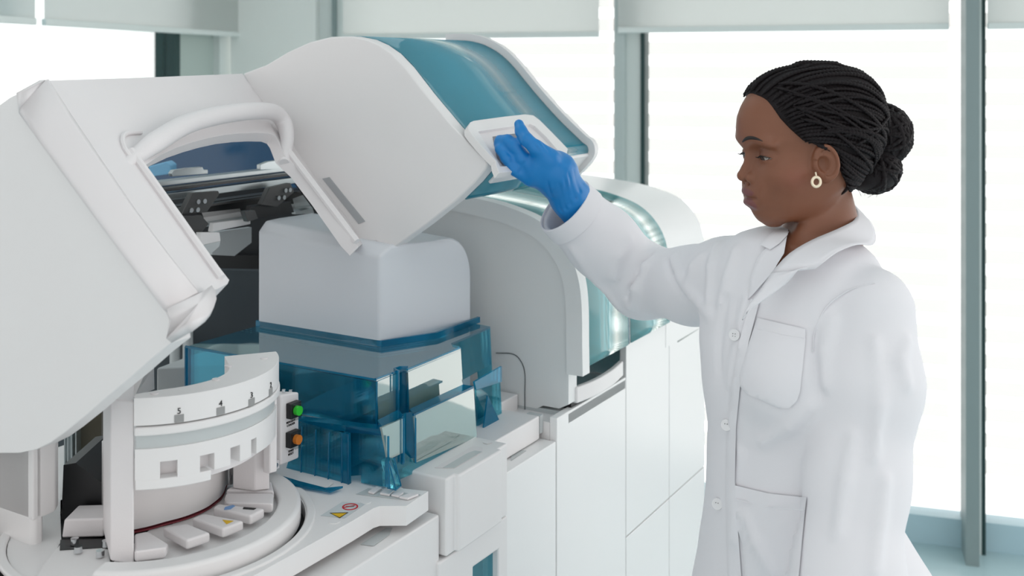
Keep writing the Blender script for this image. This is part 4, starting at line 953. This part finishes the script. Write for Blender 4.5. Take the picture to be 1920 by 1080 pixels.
# ---- coat
def wp(px, py, lift=0): return on(coat_base, px, py, lift)
def fold(pxs, r, s):
    q = [wp(*p, lift=(-.0 if s > 0 else .002)) for p in pxs]
    if all(x is not None for x in q):
        n = len(q); rr = [r * (.35 + .65 * math.sin(PI * (i + .5) / n)) for i in range(n)]; FOLD.append((q, rr, s))
for pts, r, s in [([(1260, 484), (1275, 520), (1300, 555), (1330, 590)], .0065, 1), ([(1236, 470), (1210, 500), (1190, 540), (1180, 575)], .008, 1), ([(1222, 478), (1195, 510), (1175, 560)], .004, -1), ([(1180, 450), (1160, 480), (1150, 520)], .006, 1),
                  ([(1250, 485), (1262, 520), (1285, 560)], .004, -1), ([(1150, 590), (1200, 596), (1280, 600)], .006, 1), ([(1345, 460), (1335, 500), (1330, 560)], .007, 1), ([(1318, 480), (1300, 500), (1290, 540)], .005, 1), ([(1075, 470), (1120, 530), (1160, 575)], .005, 1),
                  ([(1380, 470), (1365, 520), (1352, 570)], .006, 1), ([(1400, 560), (1385, 640), (1370, 720)], .005, 1), ([(1525, 620), (1530, 680), (1540, 740)], .006, -1), ([(1360, 560), (1350, 620), (1348, 700)], .005, -1), ([(1700, 640), (1690, 680), (1700, 720)], .007, 1), ([(1560, 600), (1548, 660), (1548, 720)], .006, 1),
                  ([(1600, 820), (1585, 900), (1570, 1000)], .006, 1), ([(1640, 640), (1650, 760), (1640, 860)], .005, 1), ([(1520, 760), (1480, 800), (1430, 830)], .005, 1), ([(1390, 850), (1380, 930), (1375, 1010)], .006, 1), ([(1400, 970), (1420, 1020), (1450, 1075)], .006, 1), ([(1660, 900), (1650, 980), (1640, 1070)], .007, 1)]: fold(pts, r, s)
coat = implicit('lab_coat', coat_fn, (.04, 1.30, .54), (.70, 2.06, 1.49), .0046, COAT, PER, 2)
def cf(X): return coat_fn(X) - .0008
def patch(name, pxs, th, m, parent, fn=cf, lift=.0015, step=7, edge=0, holes=None):
    """cloth piece: picture outline dropped on to the coat surface, with its own thickness"""
    P_ = np.array(pxs, float); lo = P_.min(0); hi = P_.max(0)
    d_ = np.r_[P_, P_[:1]]; ob = []
    for a, b in zip(d_[:-1], d_[1:]):
        k = max(int(np.hypot(*(b - a)) / step), 1)
        for i in range(k): ob.append(a + (b - a) * i / k)
    ob = np.array(ob)
    def inside(q):
        c = False; n = len(P_)
        for i in range(n):
            a, b = P_[i], P_[(i + 1) % n]
            if (a[1] > q[1]) != (b[1] > q[1]) and q[0] < (b[0] - a[0]) * (q[1] - a[1]) / (b[1] - a[1]) + a[0]: c = not c
        return c
    inn = []
    for x in np.arange(lo[0] + step / 2, hi[0], step):
        for y in np.arange(lo[1] + step / 2, hi[1], step):
            if inside((x, y)) and np.min(np.hypot(ob[:, 0] - x, ob[:, 1] - y)) > step * .6: inn.append((x, y))
    from mathutils.geometry import delaunay_2d_cdt
    al_ = [Vector(p) for p in ob] + [Vector(p) for p in inn]; n = len(ob)
    r = delaunay_2d_cdt(al_, [(i, (i + 1) % n) for i in range(n)], [], 1, 1e-4)
    vs2, fs2 = r[0], r[2]; hit = []; last = None
    pos = [on(fn, p.x, p.y, lift) for p in vs2]
    good = [p for p in pos if p is not None]; md = np.median([p[1] for p in good])
    pos = [p if p is not None else Dp(q.x, q.y, min(good, key=lambda g: (960 + F0 * g[0] / g[1] - q.x) ** 2 + (HY + F0 * (EYE - g[2]) / g[1] - q.y) ** 2)[1]) for p, q in zip(pos, vs2)]
    dz = np.array([-Fh[0] * 0, 1, 0])
    front = [p - ray(q.x, q.y) / np.linalg.norm(ray(q.x, q.y)) * th for p, q in zip(pos, vs2)]; N = len(vs2)
    fs = [tuple(t) for t in fs2]; F_ = [tuple(i + N for i in t) for t in fs] + [t[::-1] for t in fs]
    cnt = {}
    for t in fs:
        for i in range(len(t)): e = (t[i], t[(i + 1) % len(t)]); cnt[e] = cnt.get(e, 0) + 1
    for (a, b) in list(cnt):
        if (b, a) not in cnt: F_.append((a, b, b + N, a + N))
    return link(name, pos + front, F_, m, parent, smooth=55)
def seam(name, pxs, r, m, parent, fn=cf, lift=.001):
    q = [on(fn, *p, lift) for p in pxs]; q = [x for x in q if x is not None]
    if len(q) > 1: v, f = tube(smooth_pts(q, 4), r, 6); return link(name, v, f, m, parent, smooth=60)
# pockets, placket, buttons, lapels, collar (traced on to the cloth surface)
pk = patch('chest_pocket', [(1420, 596), (1510, 617), (1510, 640), (1500, 735), (1494, 752), (1480, 765), (1460, 766), (1400, 738), (1388, 725), (1386, 705), (1405, 640)], .0022, COAT, coat)
seam('pocket_hem', [(1418, 616), (1464, 626), (1508, 634)], .0008, COAT, pk, lift=.004)
pk2 = patch('side_pocket', [(1378, 910), (1440, 925), (1512, 933), (1505, 1000), (1495, 1110), (1400, 1110), (1392, 1020), (1380, 985)], .0022, COAT, coat)
seam('pocket_hem', [(1380, 936), (1440, 951), (1508, 957)], .0008, COAT, pk2, lift=.004)
pl_ = patch('placket', [(1408, 560), (1386, 640), (1372, 720), (1364, 800), (1360, 900), (1362, 1000), (1366, 1110), (1392, 1110), (1384, 1000), (1378, 900), (1380, 800), (1388, 720), (1404, 640), (1424, 565)], .0018, COAT, coat)
for x, y in ((1377, 628), (1362, 797), (1345, 945)):
    p = on(cf, x, y, .004)
    if p is not None:
        nn = -ray(x, y) / np.linalg.norm(ray(x, y)) * .75 + np.array([*Fb, 0]) * .6; nn /= np.linalg.norm(nn)
        b = link('coat_button', *cyl(p - nn * .001, nn, .0085, .0028, 24), mat('pearl_button', (228, 228, 230), .25), coat, bevel=.0008)
        t1 = np.cross(nn, Z3); t1 /= np.linalg.norm(t1)
        for dx, dz_ in ((-1, -1), (1, -1), (-1, 1), (1, 1)): link('thread_hole', *cyl(p + nn * .0016 + t1 * dx * .0018 + Z3 * dz_ * .0018, nn, .0007, .0005, 8), INK, b)
seam('sleeve_seam', [(1640, 470), (1655, 500), (1640, 530), (1590, 545), (1550, 575), (1528, 620), (1524, 660)], .0010, COAT, coat)
def free(name, p3, th, m, parent, sub=0):
    """cloth piece from 3-D corners, thickness along the view-facing normal"""
    P_ = [np.array(p) for p in p3]; n_ = np.cross(P_[1] - P_[0], P_[-1] - P_[0]); n_ /= np.linalg.norm(n_)
    if n_[1] > 0: n_ = -n_
    return link(name, *prism(P_, -n_ * th), m, parent, bevel=.001, seg=2)
def sheet(name, A_, B_, th, m, parent, n=18, bulge=.0):
    """ruled cloth strip between two edges"""
    a = np.array(smooth_pts(A_, 8)); b = np.array(smooth_pts(B_, 8)); 
    def rs(q, k): L_ = np.r_[0, np.cumsum(np.linalg.norm(np.diff(q, axis=0), axis=1))]; s = np.linspace(0, L_[-1], k); return np.array([np.interp(s, L_, q[:, i]) for i in range(3)]).T
    k = 26; a, b = rs(a, k), rs(b, k); v, f = [], []; m_ = 7
    for i in range(k):
        for j in range(m_):
            t = j / (m_ - 1); v.append(a[i] * (1 - t) + b[i] * t + np.array([-.2, -1, .35]) * bulge * math.sin(PI * t))
    for i in range(k - 1):
        for j in range(m_ - 1): f.append((i * m_ + j, i * m_ + j + 1, (i + 1) * m_ + j + 1, (i + 1) * m_ + j))
    o = link(name, v, f, m, parent, smooth=60, solid=th); o.modifiers['solid'].offset = 0; return o
# collar: stands round the neck and folds down
def cd_(px, py, y): return Dp(px, py, y)
sheet('collar', [cd_(1447, 512, 1.500), cd_(1478, 478, 1.505), cd_(1520, 452, 1.515), cd_(1570, 430, 1.535), cd_(1602, 412, 1.57), cd_(1604, 392, 1.64), cd_(1590, 376, 1.68), cd_(1570, 380, 1.70)],
      [cd_(1530, 503, 1.462), cd_(1548, 488, 1.462), cd_(1570, 472, 1.475), cd_(1606, 458, 1.495), cd_(1640, 456, 1.55), cd_(1634, 420, 1.66), cd_(1604, 392, 1.72), cd_(1575, 388, 1.73)], .002, COAT, coat, bulge=.004)
sheet('lapel', [cd_(1447, 512, 1.497), cd_(1425, 545, 1.492), cd_(1400, 578, 1.492), cd_(1392, 600, 1.495)], [cd_(1530, 503, 1.466), cd_(1500, 505, 1.468), cd_(1470, 535, 1.478), cd_(1405, 580, 1.488)], .002, COAT, coat, bulge=.002)
patch('lapel', [(1476, 440), (1470, 475), (1447, 512), (1412, 552), (1402, 562), (1407, 520), (1420, 482), (1436, 465), (1462, 455)], .0022, COAT, coat, fn=coat_base, lift=.004)
patch('collar', [(1480, 412), (1477, 440), (1462, 456), (1444, 468), (1424, 458), (1450, 434)], .0025, COAT, coat, fn=coat_base, lift=.007)
# cuff band of the outstretched sleeve
cuffc = Ra[4] - dvR * .004
ex_ = np.cross(dvR, Z3); ex_ /= np.linalg.norm(ex_); ey_ = np.cross(dvR, ex_)
def band(c0, c1, r0, r1, th):
    v, f = [], []; n = 40
    for c, r in ((c0, r0), (c1, r1), (c1, r1 - th), (c0, r0 - th)):
        for k in range(n): a = 2 * PI * k / n; v.append(c + r * (math.cos(a) * ex_ + math.sin(a) * ey_))
    for j in range(4):
        for k in range(n): f.append((j * n + k, j * n + (k + 1) % n, ((j + 1) % 4) * n + (k + 1) % n, ((j + 1) % 4) * n + k))
    return v, f
v, f = band(Ra[4] - dvR * .03, Ra[4] + dvR * .004, .0605, .0585, .004); link('cuff', v, f, COAT, coat, smooth=50, bevel=.001)
# ---- gloved right hand on the hood handle
def W_(px, py, y): return Dp(px, py, y)
hY = 1.86
wr = W_(1070, 370, 1.885); palm0 = W_(1040, 325, 1.865); palm1 = W_(1008, 305, 1.85)
fing = {
 'thumb': ([(1030, 296, 1.835), (1006, 278, 1.825), (988, 262, 1.825), (977, 246, 1.84), (973, 233, 1.85)], [.017, .0135, .0115, .0105, .0085]),
 'index': ([(998, 322, 1.845), (980, 298, 1.842), (966, 274, 1.844), (952, 264, 1.852), (937, 262, 1.862)], [.0135, .0135, .0125, .0108, .0086]),
 'middle': ([(992, 335, 1.850), (966, 318, 1.842), (950, 297, 1.842), (939, 280, 1.852), (934, 270, 1.866)], [.0125, .0110, .0102, .0095, .0080]),
 'ring': ([(996, 337, 1.875), (972, 322, 1.872), (957, 302, 1.872), (948, 286, 1.880), (944, 277, 1.89)], [.012, .0105, .0098, .009, .0078]),
 'little': ([(1008, 337, 1.898), (986, 326, 1.902), (972, 309, 1.905), (962, 296, 1.908), (957, 288, 1.912)], [.011, .0095, .0088, .008, .007]),
}
def glove_fn(X):
    f = chain(X, [W_(1084, 392, 1.895), wr, palm0], [.034, .0325, .033], .02)
    f = smin(f, chain(X, [palm0, W_(1010, 312, 1.845)], [.034, .024], .02), .02)
    f = smin(f, chain(X, [palm0, W_(1010, 325, 1.895)], [.032, .022], .02), .02)
    f = smin(f, chain(X, [W_(1000, 328, 1.85), W_(1006, 330, 1.895)], [.017, .015], .02), .016)
    f = smin(f, chain(X, [W_(1046, 322, 1.85), W_(1020, 300, 1.838)], [.026, .018], .02), .012)
    for k_, (p, r) in fing.items():
        c = chain(X, [W_(*q) for q in p], r, .004); f = smin(f, c, .007 if k_ != 'thumb' else .010)
    f = f + .0011 * noise3(X, 210, 2) * np.clip((X[0] - .0) * 12, .3, 1.2)
    for a, b, r in GW: f = smax(f, -cone(X, a, b, r, r * .3), .004)
    return f
GW = []
glv0 = lambda X: chain(X, [W_(1088, 372, 1.885), wr, palm0, W_(1010, 312, 1.845)], [.036, .034, .034, .024], .02)
_g = glove_fn
for (a, b, r_) in (((1051, 396), (1036, 356), .003), ((1060, 392), (1048, 345), .0032), ((1069, 384), (1058, 332), .003), ((1079, 372), (1066, 326), .003), ((1088, 358), (1076, 318), .0026), ((1035, 372), (1026, 340), .0026),
                 ((975, 322), (984, 304), .002), ((1000, 268), (1012, 284), .002), ((1008, 266), (1020, 280), .002), ((1018, 268), (1030, 284), .002), ((955, 288), (968, 290), .0018), ((960, 302), (972, 308), .0018)):
    p, q = on(_g, *a, .0008), on(_g, *b, .0008)
    if p is not None and q is not None: GW.append((p, q, r_))
implicit('glove', glove_fn, (-.06, 1.79, 1.40), (.19, 1.96, 1.62), .0019, GLOVE, PER, 2, label='blue glove on the right hand')
# ---- parts below the frame: left hand, legs, shoes
lw = La[4]
def lh_fn(X):
    f = chain(X, [lw + Z3 * .05, lw - Z3 * .03], [.032, .027], .01); pc_ = lw - Z3 * .085 + np.array([-.01, -.005, 0])
    q = (X[0] - pc_[0], X[1] - pc_[1], X[2] - pc_[2]); f = smin(f, (np.sqrt((q[0] / .038) ** 2 + (q[1] / .017) ** 2 + (q[2] / .05) ** 2) - 1) * .017, .02)
    for i, (dx, ln) in enumerate(((-.028, .075), (-.010, .085), (.008, .08), (.025, .062))):
        a = pc_ + np.array([dx, 0, -.03]); f = smin(f, chain(X, [a, a + np.array([-.004, -.008, -ln * .5]), a + np.array([-.002, .006, -ln])], [.009, .0085, .007], .004), .006)
    a = pc_ + np.array([-.03, -.006, .02]); return smin(f, chain(X, [a, a + np.array([-.022, -.012, -.03]), a + np.array([-.026, -.014, -.06])], [.012, .0105, .0085], .004), .01)
implicit('glove', lh_fn, (lw[0] - .1, lw[1] - .08, lw[2] - .26), (lw[0] + .08, lw[1] + .08, lw[2] + .08), .003, GLOVE, PER, 1, label='blue glove on the left hand')
TR = mat('dark_trousers', (52, 56, 66), .8); SH = mat('white_shoe', (225, 225, 225), .5)
for sg in (1, -1):
    hpn = np.array([*(Cb + sg * .085 * Lb), .70]); an = np.array([*(Cb + sg * .09 * Lb), .07])
    implicit('trouser_leg', lambda X: chain(X, [hpn, (hpn + an) / 2 + np.array([*Fb, 0]) * .015, an], [.082, .060, .052], .03), hpn * [1, 1, 0] - [.14, .14, 0], hpn * [1, 1, 0] + [.14, .14, .80], .01, TR, PER, 1)
    f3 = np.array([*Fb, 0])
    def shoe(X, an=an, f3=f3):
        return smax(smin(chain(X, [an + Z3 * -.02 - f3 * .03, an - Z3 * .03 + f3 * .14], [.045, .036], .02), cone(X, an, an - Z3 * .03, .045, .045), .02), .0 - X[2], .01)
    implicit('shoe', shoe, an - [.24, .24, .075], an + [.24, .24, .09], .008, SH, PER, 1)
